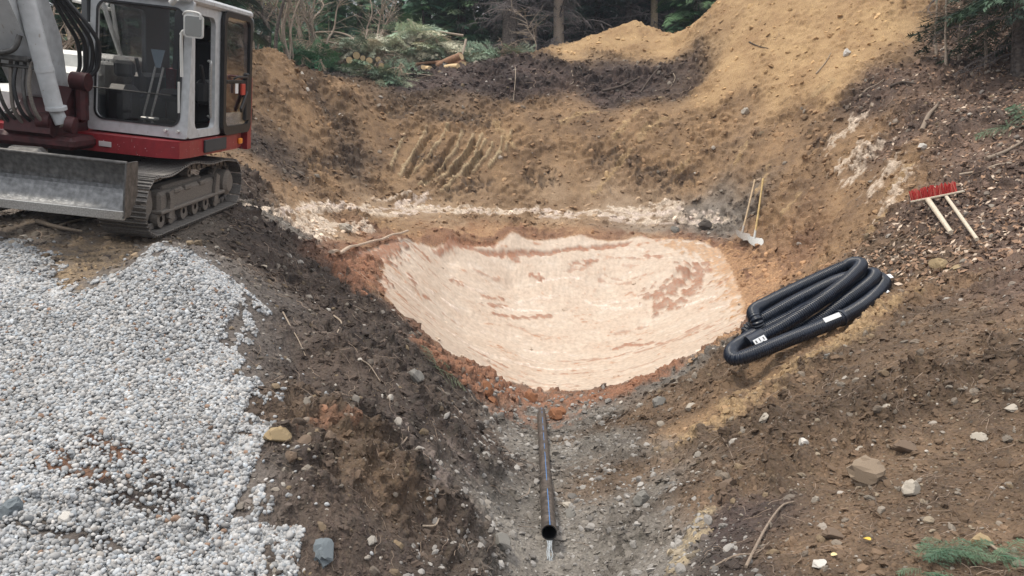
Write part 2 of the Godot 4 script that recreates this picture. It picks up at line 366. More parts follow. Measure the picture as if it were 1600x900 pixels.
func build_ground(soil_mat: Material, clay_mat: Material):
	var d := -2.0
	while d < 44.0:
		rows.append(d)
		half.append(maxf(5.0, .8 * d + 1.5) if d < 22 else minf(.8 * d + 1.5, 28.0))
		d += .07 if d < 2.8 else .0046 * d if d < 7.5 else .03 if d < 11.5 else .027 if d < 21.8 else clampf((d - 21.0) * .05, .05, .4)
	var nr := rows.size()
	surf_c.resize(nr * COLS)
	var kind_of := PackedByteArray()
	kind_of.resize(nr * COLS)
	var pos := PackedVector3Array()
	pos.resize(nr * COLS)
	var big := noise(FastNoiseLite.TYPE_SIMPLEX_SMOOTH, 1.1, 3, 11)
	var mid := noise(FastNoiseLite.TYPE_SIMPLEX_SMOOTH, 4.5, 3, 12)
	var fine := noise(FastNoiseLite.TYPE_SIMPLEX_SMOOTH, 19.0, 2, 13)
	var lump := noise(FastNoiseLite.TYPE_CELLULAR, 6.5, 1, 14)
	lump.cellular_return_type = FastNoiseLite.RETURN_DISTANCE
	var crumb := noise(FastNoiseLite.TYPE_CELLULAR, 17.0, 1, 15)
	crumb.cellular_return_type = FastNoiseLite.RETURN_DISTANCE
	var tone := noise(FastNoiseLite.TYPE_SIMPLEX_SMOOTH, .9, 4, 16)
	var smear := noise(FastNoiseLite.TYPE_SIMPLEX_SMOOTH, 1.0, 4, 17)
	var line := PackedFloat32Array()
	line.resize(NX)
	var fall := PackedFloat32Array()
	fall.resize(NX)
	var chan := []
	for k in 9:
		var q := PackedFloat32Array()
		q.resize(NX)
		chan.append(q)
	for r in nr:
		d = rows[r]
		var fj := clampf((d - D0) / CELL, 1.0, ND - 2.01)
		var j := int(fj)
		var t := fj - j
		var t2 := t * t
		var t3 := t2 * t
		var b0 := .5 * (-t3 + 2 * t2 - t)
		var b1 := .5 * (3 * t3 - 5 * t2 + 2)
		var b2 := .5 * (-3 * t3 + 4 * t2 + t)
		var b3 := .5 * (t3 - t2)
		for i in NX:
			var o := j * NX + i
			line[i] = b0 * grid_h[o - NX] + b1 * grid_h[o] + b2 * grid_h[o + NX] + b3 * grid_h[mini(o + 2 * NX, NX * ND - 1)]
			fall[i] = lerpf(grid_h[o + NX] - grid_h[o - NX], grid_h[mini(o + 2 * NX, NX * ND - 1)] - grid_h[o], t) / (2.0 * CELL)
		for k in 9:
			var src: PackedFloat32Array = grid_c[k]
			var q: PackedFloat32Array = chan[k]
			for i in NX: q[i] = lerpf(src[j * NX + i], src[j * NX + NX + i], t)
			chan[k] = q
		var c0: PackedFloat32Array = chan[0]
		var c1: PackedFloat32Array = chan[1]
		var c2: PackedFloat32Array = chan[2]
		var c3: PackedFloat32Array = chan[3]
		var c4: PackedFloat32Array = chan[4]
		var c5: PackedFloat32Array = chan[5]
		var c6: PackedFloat32Array = chan[6]
		var c7: PackedFloat32Array = chan[7]
		var c8: PackedFloat32Array = chan[8]
		var hw := half[r]
		for c in COLS:
			var x := hw * (2.0 * c / (COLS - 1) - 1.0)
			var fi := clampf((x - X0) / CELL, 1.0, NX - 2.01)
			var i := int(fi)
			var u := fi - i
			var u2 := u * u
			var u3 := u2 * u
			var h := .5 * ((-u3 + 2 * u2 - u) * line[i - 1] + (3 * u3 - 5 * u2 + 2) * line[i] + (-3 * u3 + 4 * u2 + u) * line[i + 1] + (u3 - u2) * line[i + 2])
			var v := 1.0 - u
			var amp := c6[i] * v + c6[i + 1] * u
			var p := Vector3(x, h, -d)
			var nb := big.get_noise_3dv(p)
			var nm := mid.get_noise_3dv(p)
			var nf := fine.get_noise_3dv(p)
			var clay := c7[i] * v + c7[i + 1] * u + (.02 if d > 14.5 else .06) * nm + .02 * nf
			var grav := c8[i] * v + c8[i + 1] * u + .08 * nm
			var a := Color(c0[i] * v + c0[i + 1] * u, c1[i] * v + c1[i + 1] * u, c2[i] * v + c2[i + 1] * u)
			var b := Color(c3[i] * v + c3[i + 1] * u, c4[i] * v + c4[i + 1] * u, c5[i] * v + c5[i + 1] * u)
			var nt := tone.get_noise_3dv(p)
			var col := a.lerp(b, clampf(.5 + .9 * nt + .55 * nm + .35 * nf, 0, 1))
			var rise := 0.0
			var at := r * COLS + c
			if clay > -.02:
				var in_clay := smoothstep(-.02, .05, clay)
				var s := smear.get_noise_2d(x * 1.1 + .3 * d + .3 * nm, d * 1.9 + .3 * nb)
				var s2 := smear.get_noise_2d(x * 5.0 + 40, d * 8.0 + .8 * nb - .5 * x)
				var cc := Color(.5, .415, .335).lerp(Color(.46, .36, .28), clampf(.5 + .8 * s, 0, 1))
				cc = cc.lerp(Color(.36, .19, .11), smoothstep(.36, .62, s * .7 + s2 * .5 + .12 * nt + .15 * smoothstep(.35, 0.0, clay)))
				cc = cc.lerp(Color(.57, .495, .435), smoothstep(.2, .5, -s2 * .6 - s * .4) * .4)
				col = col.lerp(cc, in_clay)
				amp *= 1.0 - .93 * in_clay
				rise += .007 * s2 * in_clay + .02 * s * in_clay
				if clay > .0: kind_of[at] = 1
			elif clay > -.5 and d > 9.0:
				var ring := smoothstep(-.42, -.05, clay + .35 * nt + .15 * nm)
				col = col.lerp(Color(.26, .14, .085).lerp(Color(.16, .085, .055), clampf(.5 + nm, 0, 1)), ring * .75)
			if grav > 0.0: amp *= .5
			if d > 5.0 and d < 11.0: amp *= .3 + .7 * smoothstep(.1, .5, absf(x - .265 - .026 * (d - 5.47)))
			var si := int((x - SX) / SC + .5)
			var sj := int((d - SD) / SC + .5)
			if si >= 0 and si < SN and sj >= 0 and sj < SM:
				var so := sj * SN + si
				if stamp_w[so] > 0.0:
					col = col.lerp(MARKS[stamp_k[so]] * (1.0 + .25 * nf), clampf(stamp_w[so] * (1.0 + .5 * nf + .3 * nm), 0, 1))
				rise += stamp_h[so]
			if amp > .02:
				var lu := 1.0 - minf(1.0, 1.0 + lump.get_noise_3dv(p))
				var cr := 1.0 - minf(1.0, 1.0 + crumb.get_noise_3dv(p))
				var coarse := .5 + .5 * clampf(d / 16.0, 0, 1)
				amp *= .18 + .72 * smoothstep(-.28, .42, smear.get_noise_3dv(p * .55 + Vector3(9, 4, 2)) + .25 * nm)
				rise += amp * (coarse * (.13 * nb + .12 * nm + .12 * lu * lu * smoothstep(-.25, .35, nt + nb * .5)) + .05 * cr * smoothstep(-.4, .3, nm) + .034 * nf)
				col *= 1.0 + .16 * nf + .12 * (cr - .4)
			var gx := lerpf(line[i + 1] - line[i - 1], line[i + 2] - line[i], u) / (2.0 * CELL)
			pos[at] = p + Vector3(-gx, 1.0, fall[i] * v + fall[i + 1] * u).normalized() * rise
			col.a = 1.0
			surf_c[at] = col
	surf_p = pos
	# normals
	var nor := PackedVector3Array()
	nor.resize(nr * COLS)
	for r in nr:
		var ra := maxi(r - 1, 0) * COLS
		var rb := mini(r + 1, nr - 1) * COLS
		for c in COLS:
			var e := pos[r * COLS + mini(c + 1, COLS - 1)] - pos[r * COLS + maxi(c - 1, 0)]
			nor[r * COLS + c] = e.cross(pos[rb + c] - pos[ra + c]).normalized()
	var idx := [PackedInt32Array(), PackedInt32Array()]
	var soil_i := PackedInt32Array()
	var clay_i := PackedInt32Array()
	for r in nr - 1:
		for c in COLS - 1:
			var a := r * COLS + c
			var b := a + COLS
			if kind_of[a] and kind_of[a + 1] and kind_of[b]:
				clay_i.append_array(PackedInt32Array([a, b, a + 1, a + 1, b, b + 1]))
			else:
				soil_i.append_array(PackedInt32Array([a, b, a + 1, a + 1, b, b + 1]))
	for part in 2:
		var which := clay_i if part else soil_i
		var remap := PackedInt32Array()
		var vp := pos
		var vn := nor
		var vc := surf_c
		if part:   # only the bowl's own points
			remap.resize(pos.size())
			remap.fill(-1)
			vp = PackedVector3Array()
			vn = PackedVector3Array()
			vc = PackedColorArray()
			for k in which.size():
				var o := which[k]
				if remap[o] < 0:
					remap[o] = vp.size()
					vp.append(pos[o])
					vn.append(nor[o])
					vc.append(surf_c[o])
				which[k] = remap[o]
		var arr := []
		arr.resize(Mesh.ARRAY_MAX)
		arr[Mesh.ARRAY_VERTEX] = vp
		arr[Mesh.ARRAY_NORMAL] = vn
		arr[Mesh.ARRAY_COLOR] = vc
		arr[Mesh.ARRAY_INDEX] = which
		var am := ArrayMesh.new()
		am.add_surface_from_arrays(Mesh.PRIMITIVE_TRIANGLES, arr)
		tag(mesh_node("clay_basin" if part else "ground", am, clay_mat if part else soil_mat), "smooth pale pinkish clay lining of the pond bowl" if part else "brown dug soil of the hillside, trench and banks", "", "", "structure")

func spot(x: float, z: float) -> Array:   # [row and column, shares] of the ground mesh
	var d := clampf(-z, rows[0], rows[rows.size() - 2])
	var r := clampi(rows.bsearch(d, false) - 1, 0, rows.size() - 2)
	var hw := half[r]
	var fc := clampf((x / hw + 1.0) * .5 * (COLS - 1), 0, COLS - 1.01)
	return [r, int(fc), (d - rows[r]) / (rows[r + 1] - rows[r]), fc - int(fc)]

func height(x: float, z: float) -> float:
	var s := spot(x, z)
	var o: int = s[0] * COLS + s[1]
	return lerpf(lerpf(surf_p[o].y, surf_p[o + 1].y, s[3]), lerpf(surf_p[o + COLS].y, surf_p[o + COLS + 1].y, s[3]), s[2])

func soil(x: float, z: float) -> Color:
	var s := spot(x, z)
	return surf_c[s[0] * COLS + s[1]]

func on(p: Vector2, up := 0.0) -> Vector3:
	var s := spot(p.x, p.y)
	var o: int = s[0] * COLS + s[1]
	return surf_p[o].lerp(surf_p[o + 1], s[3]).lerp(surf_p[o + COLS].lerp(surf_p[o + COLS + 1], s[3]), s[2]) + Vector3(0, up, 0)

func slope(x: float, z: float, e := .06) -> Vector3:
	return Vector3(height(x - e, z) - height(x + e, z), 2 * e, height(x, z - e) - height(x, z + e)).normalized()

func grid_value(k: int, x: float, z: float) -> float:
	var i := clampi(int((x - X0) / CELL + .5), 0, NX - 1)
	var j := clampi(int((-z - D0) / CELL + .5), 0, ND - 1)
	return grid_c[k][j * NX + i]

# ------------------------------------------------------------------ shapes
func begin() -> SurfaceTool:
	var st := SurfaceTool.new()
	st.begin(Mesh.PRIMITIVE_TRIANGLES)
	return st

func tri(st: SurfaceTool, a: Vector3, b: Vector3, c: Vector3, out: Vector3):
	var n := (c - a).cross(b - a).normalized()
	if n.dot(out) < 0:
		var t := b
		b = c
		c = t
		n = -n
	for p in [a, b, c]:
		st.set_normal(n)
		st.add_vertex(p)

func quad(st: SurfaceTool, a: Vector3, b: Vector3, c: Vector3, d: Vector3, out: Vector3):
	tri(st, a, b, c, out)
	tri(st, a, c, d, out)

func bx(st: SurfaceTool, c: Vector3, size: Vector3, turn := Basis(), bev := .012):
	var h := size * .5
	bev = minf(bev, minf(h.x, minf(h.y, h.z)) * .6)
	var pt := func(s: Vector3, ax: int) -> Vector3:
		var q := s * (h - Vector3.ONE * bev)
		q[ax] = s[ax] * h[ax]
		return c + turn * q
	for ax in 3:
		var b := (ax + 1) % 3
		var d := (ax + 2) % 3
		for s in [-1.0, 1.0]:
			var f := []
			for k in [[-1.0, -1.0], [1.0, -1.0], [1.0, 1.0], [-1.0, 1.0]]:
				var v := Vector3()
				v[ax] = s
				v[b] = k[0]
				v[d] = k[1]
				f.append(pt.call(v, ax))
			var o := Vector3()
			o[ax] = s
			quad(st, f[0], f[1], f[2], f[3], turn * o)
		for s in [-1.0, 1.0]:
			for t in [-1.0, 1.0]:
				var v := Vector3()
				v[b] = s
				v[d] = t
				var v0 := v
				var v1 := v
				v0[ax] = -1.0
				v1[ax] = 1.0
				quad(st, pt.call(v0, b), pt.call(v1, b), pt.call(v1, d), pt.call(v0, d), turn * v)
	for i in 8:
		var s := Vector3(1 if i & 1 else -1, 1 if i & 2 else -1, 1 if i & 4 else -1)
		tri(st, pt.call(s, 0), pt.call(s, 1), pt.call(s, 2), turn * s)

func spline(p: Array, per := 8) -> PackedVector3Array:
	var out := PackedVector3Array()
	for i in p.size() - 1:
		var a: Vector3 = p[maxi(i - 1, 0)]
		var b: Vector3 = p[i]
		var c: Vector3 = p[i + 1]
		var d: Vector3 = p[mini(i + 2, p.size() - 1)]
		for k in per: out.append(b.cubic_interpolate(c, a, d, float(k) / per))
	out.append(p[p.size() - 1])
	return out

func tube(st: SurfaceTool, pts: PackedVector3Array, r0: float, r1: float, sides := 8, caps := true, radii := PackedFloat32Array(), flat := 1.0):
	var n := pts.size()
	var up := Vector3.UP
	var dir := (pts[1] - pts[0]).normalized()
	if absf(dir.dot(up)) > .95: up = Vector3.RIGHT
	var prev_ring := []
	var prev_n := []
	for i in n:
		var d2 := (pts[mini(i + 1, n - 1)] - pts[maxi(i - 1, 0)]).normalized()
		if d2.length_squared() > .1: dir = d2
		var side := dir.cross(up).normalized()
		up = side.cross(dir).normalized()
		var r: float = radii[i] if radii.size() else lerpf(r0, r1, float(i) / (n - 1))
		var ring := []
		var nn := []
		var lean := 0.0
		if radii.size() and i > 0 and i < n - 1: lean = (radii[i + 1] - radii[i - 1]) / maxf(pts[i + 1].distance_to(pts[i - 1]), 1e-5)
		for s in sides:
			var a := TAU * s / sides
			var o := side * cos(a) + up * sin(a) * flat
			ring.append(pts[i] + o * r)
			nn.append((o - dir * lean).normalized())
		if i > 0:
			for s in sides:
				var t := (s + 1) % sides
				for q in [[0, s], [0, t], [1, s], [1, s], [0, t], [1, t]]:
					st.set_normal(prev_n[q[1]] if q[0] == 0 else nn[q[1]])
					st.add_vertex(prev_ring[q[1]] if q[0] == 0 else ring[q[1]])
		if caps and (i == 0 or i == n - 1):
			for s in range(1, sides - 1): tri(st, ring[0], ring[s], ring[s + 1], -dir if i == 0 else dir)
		prev_ring = ring
		prev_n = nn

func rod(st: SurfaceTool, a: Vector3, b: Vector3, r: float, sides := 8, r1 := -1.0):
	tube(st, PackedVector3Array([a, b]), r, r if r1 < 0 else r1, sides)

func lathe(st: SurfaceTool, profile: Array, at: Vector3, axis: Vector3, sides := 16):   # profile: [along, radius]
	var p := PackedVector3Array()
	var up := Vector3.UP if absf(axis.y) < .9 else Vector3.RIGHT
	var u := axis.cross(up).normalized()
	var v := u.cross(axis).normalized()
	for i in profile.size() - 1:
		for s in sides:
			var a := TAU * s / sides
			var b := TAU * (s + 1) / sides
			var da := u * cos(a) + v * sin(a)
			var db := u * cos(b) + v * sin(b)
			var l0: float = profile[i][0]
			var l1: float = profile[i + 1][0]
			var r0: float = profile[i][1]
			var r1: float = profile[i + 1][1]
			var nr := l1 - l0
			var na := r0 - r1
			var na_ := (da * nr + axis * na).normalized()
			var nb_ := (db * nr + axis * na).normalized()
			var q := [at + axis * l0 + da * r0, at + axis * l0 + db * r0, at + axis * l1 + db * r1, at + axis * l1 + da * r1]
			var nn := [na_, nb_, nb_, na_]
			for k in [0, 1, 2, 0, 2, 3]:
				st.set_normal(nn[k])
				st.add_vertex(q[k])

func rounded(c: Vector2, h: Vector2, r: float, per := 6) -> Array:
	var out := []
	for k in 4:
		var s := [Vector2(1, 1), Vector2(-1, 1), Vector2(-1, -1), Vector2(1, -1)][k] as Vector2
		var mid := c + s * (h - Vector2.ONE * r)
		for i in per + 1:
			var a := PI / 2 * (k + float(i) / per)
			out.append(mid + Vector2(cos(a), sin(a)) * r)
	return out

func ring_plate(st: SurfaceTool, outer: Array, inner: Array, thick: float, frame: Transform3D):   # a plate with a hole, in the frame's x and y
	var n := outer.size()
	for i in n:
		var j := (i + 1) % n
		for s in [0.0, 1.0]:
			var z: float = (s - .5) * thick
			var q := func(p: Vector2) -> Vector3: return frame * Vector3(p.x, p.y, z)
			quad(st, q.call(outer[i]), q.call(outer[j]), q.call(inner[j]), q.call(inner[i]), frame.basis.z * (s - .5))
		for k in 2:
			var a: Vector2 = (inner if k else outer)[i]
			var b: Vector2 = (inner if k else outer)[j]
			var e := (b - a).orthogonal()
			var o := frame.basis * Vector3(e.x, e.y, 0) * (-1.0 if k else 1.0)
			var mid := frame.basis * Vector3(a.x - outer[0].x, 0, 0)
			quad(st, frame * Vector3(a.x, a.y, -thick / 2), frame * Vector3(b.x, b.y, -thick / 2), frame * Vector3(b.x, b.y, thick / 2), frame * Vector3(a.x, a.y, thick / 2), -o)

func prism(st: SurfaceTool, poly: PackedVector2Array, thick: float, frame: Transform3D):
	var ix := Geometry2D.triangulate_polygon(poly)
	var turn := 1.0 if Geometry2D.is_polygon_clockwise(poly) else -1.0
	for s in [-.5, .5]:
		for k in range(0, ix.size(), 3):
			var q := []
			for e in 3: q.append(frame * Vector3(poly[ix[k + e]].x, poly[ix[k + e]].y, s * thick))
			tri(st, q[0], q[1], q[2], frame.basis.z * s)
	for i in poly.size():
		var a := poly[i]
		var b := poly[(i + 1) % poly.size()]
		var o := (b - a).orthogonal() * turn
		quad(st, frame * Vector3(a.x, a.y, -thick / 2), frame * Vector3(b.x, b.y, -thick / 2), frame * Vector3(b.x, b.y, thick / 2), frame * Vector3(a.x, a.y, thick / 2), frame.basis * Vector3(o.x, o.y, 0))

func part(called: String, st: SurfaceTool, mat: Material, parent: Node) -> MeshInstance3D:
	return mesh_node(called, st.commit(), mat, parent)

func lump_mesh(seed_: int, rings: int, sides: int, squash: Vector3, rough: float, cuts: int) -> ArrayMesh:
	var r := RandomNumberGenerator.new()
	r.seed = seed_
	var nz := noise(FastNoiseLite.TYPE_SIMPLEX_SMOOTH, .9, 3, seed_)
	var planes := []
	for k in cuts:
		planes.append([Vector3(r.randfn(), r.randfn(), r.randfn()).normalized(), r.randf_range(.5, .85)])
	var p := []
	for i in rings + 1:
		for j in sides:
			var a := PI * i / rings
			var b := TAU * j / sides
			var v := Vector3(sin(a) * cos(b), cos(a), sin(a) * sin(b))
			v *= 1.0 + rough * nz.get_noise_3dv(v * 1.6)
			for q in planes:
				var over: float = v.dot(q[0]) - q[1]
				if over > 0: v -= q[0] * over
			p.append(v * squash)
	var st := begin()
	if cuts == 0: st.set_smooth_group(0)
	else: st.set_smooth_group(-1)
	for i in rings:
		for j in sides:
			var k := (j + 1) % sides
			var q := [p[i * sides + j], p[i * sides + k], p[(i + 1) * sides + k], p[(i + 1) * sides + j]]
			if i > 0:
				for e in [0, 1, 2]: st.add_vertex(q[e])
			if i < rings - 1:
				for e in [0, 2, 3]: st.add_vertex(q[e])
	st.generate_normals()
	st.index()
	return st.commit()

# ------------------------------------------------------------------ the excavator, in its own axes: x towards its cab side, y up, z forwards
func build_excavator():
	var grime := noise_texture(.02, .55, 1.0, 256)
	var inner := paint(Color(.09, .095, .1), .6)
	var soft := noise_texture(.02, .8, 1.0, 256)
	var blot := noise_texture(.045, .7, 1.0, 256, FastNoiseLite.TYPE_SIMPLEX_SMOOTH, 5, 9)
	var bumps := normal_texture(.05, 2.0, 256)
	var grey := paint(Color.WHITE, .42, 0.0, specked(Color(.5, .52, .535), [Color(.2, .16, .12), Color(.3, .27, .24), Color(.36, .36, .36)], 90, 51), .9)
	var cream := paint(Color(.72, .72, .69), .45, 0.0, soft, .9)
	var red := paint(Color.WHITE, .38, 0.0, specked(Color(.25, .02, .026), [Color(.55, .5, .48), Color(.3, .16, .14), Color(.12, .08, .06), Color(.08, .01, .012)], 220, 52), 1.0)
	var dark_red := paint(Color(.085, .016, .018), .6, 0.0, grime, 1.6)
	var black := paint(Color(.012, .012, .013), .5)
	var rubber := paint(Color(.02, .021, .023), .42)
	var steel := paint(Color(.17, .165, .16), .5, .55, grime, 2.2, bumps, .5)
	var mud := paint(Color(.22, .195, .17), .85, 0.0, blot, 4.0, bumps, 1.0)
	var shoe_m := paint(Color(.22, .205, .19), .55, .3, blot, 3.0, bumps, .8)
	var bright := paint(Color(.6, .6, .59), .4, .7, blot, 5.0)
	var dim := paint(Color(.025, .024, .024), .8)
	var cloth := paint(Color(.015, .015, .018), .9)
	var glass := StandardMaterial3D.new()
	glass.transparency = BaseMaterial3D.TRANSPARENCY_ALPHA
	glass.albedo_color = Color(.03, .06, .065, .16)
	glass.roughness = .03
	var e := thing("excavator", "grey and red tracked excavator with open cab door parked above the gravel", "excavator", Vector3(-4.463, 2.554, -8.332))
	e.basis = Basis(Vector3(.994, -.1061, -.0275), Vector3(.1096, .9623, .2489), Vector3(0, -.2504, .9681))
	# tracks
	var loop := []
	for k in 400:
		var u := k / 400.0
		loop.append(u)
	for side in [1, -1]:
		var tr := Node3D.new()
		tr.name = "track"
		e.add_child(tr, true)
		tr.position = Vector3(.875 * side, 0, 0)
		var path := []
		for k in 25:   # front idler
			var a := -PI / 2 + PI * k / 24
			path.append(Vector2(1.02 + .27 * cos(a), .3 + .27 * sin(a)))
		for k in range(1, 24):
			var q := k / 24.0
			path.append(Vector2(lerpf(1.02, -1.0, q), lerpf(.57, .54, q) + .055 * sin(PI * q) * sin(PI * q) - .02 * sin(PI * 4 * q)))
		for k in 25:
			var a := PI / 2 + PI * k / 24
			path.append(Vector2(-1.0 + .255 * cos(a), .285 + .255 * sin(a)))
		for k in range(1, 24): path.append(Vector2(lerpf(-1.0, 1.02, k / 24.0), .03))
		var total := 0.0
		for k in path.size(): total += path[k].distance_to(path[(k + 1) % path.size()])
		var count := int(total / .135)
		var step := total / count
		var sm := begin()
		bx(sm, Vector3(0, .006, 0), Vector3(.45, .014, step * .94), Basis(), .004)
		for g in [-.045, .0, .045]: bx(sm, Vector3(0, .02, g), Vector3(.448, .02, .012), Basis(), .004)
		for s in [-.07, .07]: bx(sm, Vector3(s, -.035, 0), Vector3(.03, .065, step * .8), Basis(), .01)
		rod(sm, Vector3(-.1, -.035, step * .4), Vector3(.1, -.035, step * .4), .02, 8)
		var shoe := sm.commit()
		var i := 0
		var gone := 0.0
		for n in count:
			var want := n * step
			while gone + path[i].distance_to(path[(i + 1) % path.size()]) < want:
				gone += path[i].distance_to(path[(i + 1) % path.size()])
				i += 1
			var a: Vector2 = path[i]
			var b: Vector2 = path[(i + 1) % path.size()]
			var dir := (b - a).normalized()
			var at := a + dir * (want - gone)
			var o := mesh_node("track_shoe", shoe, shoe_m, tr)
			var f := Vector3(0, dir.y, dir.x)
			var up := Vector3(0, -dir.x, dir.y)
			o.transform = Transform3D(Basis(up.cross(f), up, f), Vector3(0, at.y, at.x))
		var st := begin()
		bx(st, Vector3(.05 * side, .29, 0), Vector3(.16, .2, 1.62), Basis(), .03)
		bx(st, Vector3(.09 * side, .2, 0), Vector3(.16, .035, 1.7), Basis(), .008)
		bx(st, Vector3(0, .4, .1), Vector3(.12, .05, 1.0), Basis(), .02)
		for z in [-.25, .15, .42]: bx(st, Vector3(.12 * side, .37, z), Vector3(.05, .05, .16), Basis(), .01)
		part("track_frame", st, mud, tr)
		st = begin()
		prism(st, PackedVector2Array([Vector2(-.06, .13), Vector2(.02, .1), Vector2(.07, .3), Vector2(.05, .4), Vector2(-.05, .38), Vector2(-.02, .3)]), .03, Transform3D(Basis(Vector3(0, 0, -1), Vector3.UP, Vector3.RIGHT), Vector3(.15 * side, 0, .62)))
		part("guide_bracket", st, mud, tr)
		st = begin()
		prism(st, PackedVector2Array([Vector2(-.07, .12), Vector2(.03, .12), Vector2(.06, .3), Vector2(.1, .4), Vector2(0, .44), Vector2(-.04, .3)]), .03, Transform3D(Basis(Vector3(0, 0, -1), Vector3.UP, Vector3.RIGHT), Vector3(.15 * side, 0, -.6)))
		part("guide_bracket", st, mud, tr)
		for z in [-.66, -.36, -.06, .24, .54, .78]:
			st = begin()
			lathe(st, [[-.13, .03], [-.13, .085], [-.06, .085], [-.05, .06], [.05, .06], [.06, .085], [.13, .085], [.13, .03]], Vector3(0, .13, z), Vector3.RIGHT, 16)
			part("track_roller", st, mud, tr)
		st = begin()
		lathe(st, [[-.05, .02], [-.05, .05], [.05, .05], [.05, .02]], Vector3(.04 * side, .5, 0), Vector3.RIGHT, 14)
		part("carrier_roller", st, mud, tr)
		st = begin()
		lathe(st, [[-.1, .0], [-.1, .12], [-.05, .13], [-.05, .22], [.05, .22], [.05, .13], [.1, .12], [.1, 0]], Vector3(0, .3, 1.02), Vector3.RIGHT, 24)
		part("idler_wheel", st, mud, tr)
		st = begin()
		lathe(st, [[-.16, .0], [-.16, .13], [-.03, .15], [-.03, .21], [.03, .21], [.03, .15], [.14, .15], [.17, .1], [.17, 0]], Vector3(0, .285, -1.0), Vector3.RIGHT, 24)
		for k in 13:
			var a := TAU * k / 13
			bx(st, Vector3(0, .285 + .22 * sin(a), -1.0 + .22 * cos(a)), Vector3(.05, .05, .05), Basis(Vector3.RIGHT, -a), .012)
		part("sprocket", st, mud, tr)
	# undercarriage, bearing
	var st := begin()
	bx(st, Vector3(0, .38, 0), Vector3(1.4, .26, 1.1), Basis(), .05)
	bx(st, Vector3(0, .3, .7), Vector3(.7, .2, .6), Basis(), .04)
	part("undercarriage", st, dim, e)
	st = begin()
	lathe(st, [[0, .0], [0, .52], [.2, .5], [.2, 0]], Vector3(0, .48, -.1), Vector3.UP, 32)
	part("swing_bearing", st, dim, e)
	# dozer blade
	st = begin()
	var prof := PackedVector2Array()
	for k in 13:
		var q := k / 12.0
		prof.append(Vector2(1.78 - .11 * sin(PI * (q * .95 + .05)) + .05 * (1 - q), .385 + .395 * q))
	for k in range(12, -1, -1): prof.append(prof[k] + Vector2(-.025, 0))
	prism(st, prof, 2.26, Transform3D(Basis(Vector3(0, 0, 1), Vector3.UP, Vector3(-1, 0, 0)), Vector3(.03, 0, 0)))
	var blade_mat := paint(Color(.24, .245, .25), .4, .75, grime, 2.6, bumps, .5)
	var bl := part("blade", st, blade_mat, e)
	st = begin()
	bx(st, Vector3(.03, .355, 1.845), Vector3(2.27, .085, .03), Basis(Vector3.RIGHT, .25), .004)
	part("cutting_edge", st, bright, bl)
	st = begin()
	rod(st, Vector3(-1.1, .785, 1.77), Vector3(1.16, .785, 1.77), .018, 8)
	part("top_rail", st, steel, bl)
	for x in [-1.1, 1.163]:
		st = begin()
		prism(st, PackedVector2Array([Vector2(1.6, .79), Vector2(1.8, .79), Vector2(1.845, .5), Vector2(1.86, .33), Vector2(1.76, .33), Vector2(1.62, .5)]), .016, Transform3D(Basis(Vector3(0, 0, 1), Vector3.UP, Vector3(-1, 0, 0)), Vector3(x, 0, 0)))
		part("end_plate", st, steel, bl)
	st = begin()
	for x in [-.35, .35]:
		st = begin()
		bx(st, Vector3(x, .42, 1.2), Vector3(.13, .17, 1.05), Basis(), .02)
		part("blade_arm", st, dim, e)
	st = begin()
	bx(st, Vector3(0, .5, 1.55), Vector3(.8, .25, .08), Basis(), .02)
	part("blade_crossbar", st, dim, e)
	st = begin()
	rod(st, Vector3(0, .55, 1.0), Vector3(0, .68, 1.62), .06, 14)
	part("blade_cylinder", st, steel, e)
	st = begin()
	bx(st, Vector3(.22, .74, 1.6), Vector3(.3, .14, .2), Basis(Vector3.UP, .3), .05)
	part("cylinder_guard", st, steel, e)
	# deck
	st = begin()
	var deck := PackedVector2Array([Vector2(-1.1, .52), Vector2(-.75, .66), Vector2(.9, .66), Vector2(1.1, .58), Vector2(1.13, .4), Vector2(1.15, -.9), Vector2(1.1, -1.2), Vector2(.85, -1.5), Vector2(-.85, -1.5), Vector2(-1.1, -1.2)])
	prism(st, deck, .17, Transform3D(Basis(Vector3.RIGHT, Vector3(0, 0, 1), Vector3(0, -1, 0)), Vector3(0, .795, 0)))
	var dk := part("deck", st, red, e)
	st = begin()
	bx(st, Vector3(1.147, .8, -.25), Vector3(.02, .13, .62), Basis(), .004)
	part("step_pad", st, paint(Color(.035, .038, .042), .7), dk)
	st = begin()
	bx(st, Vector3(1.15, .79, -1.02), Vector3(.035, .07, .1), Basis(), .012)
	part("marker_lamp", st, paint(Color(.75, .25, .02), .25), dk)
	st = begin()
	bx(st, Vector3(.42, .79, .675), Vector3(.12, .05, .01), Basis(), .003)
	part("plate", st, paint(Color(.5, .45, .45), .5), dk)
	st = begin()
	var cw := PackedVector2Array()
	for k in 17:
		var a := -PI * .5 + PI * k / 16.0
		cw.append(Vector2(1.16 * signf(sin(a)) * pow(absf(sin(a)), .45), -1.25 - .45 * pow(maxf(cos(a), 0.0), .6)))
	prism(st, cw, .85, Transform3D(Basis(Vector3.RIGHT, Vector3(0, 0, 1), Vector3(0, -1, 0)), Vector3(0, 1.1, 0)))
	part("counterweight", st, red, e)
	# engine cover beside the cab
	st = begin()
	bx(st, Vector3(-.22, 1.17, -.25), Vector3(.62, .58, 1.2), Basis(), .05)
	bx(st, Vector3(.03, 1.3, -.2), Vector3(.14, .5, .5), Basis(), .03)
	bx(st, Vector3(-.2, 1.52, -.55), Vector3(.62, .2, .7), Basis(), .04)
	bx(st, Vector3(-.72, 1.06, -.3), Vector3(.52, .32, 1.5), Basis(), .05)
	var hood := part("engine_cover", st, cream, e)
	for k in 5:
		st = begin()
		bx(st, Vector3(.045, 1.2 + .05 * k, .053), Vector3(.06, .014, .012), Basis(), .003)
		part("vent_slot", st, black, hood)
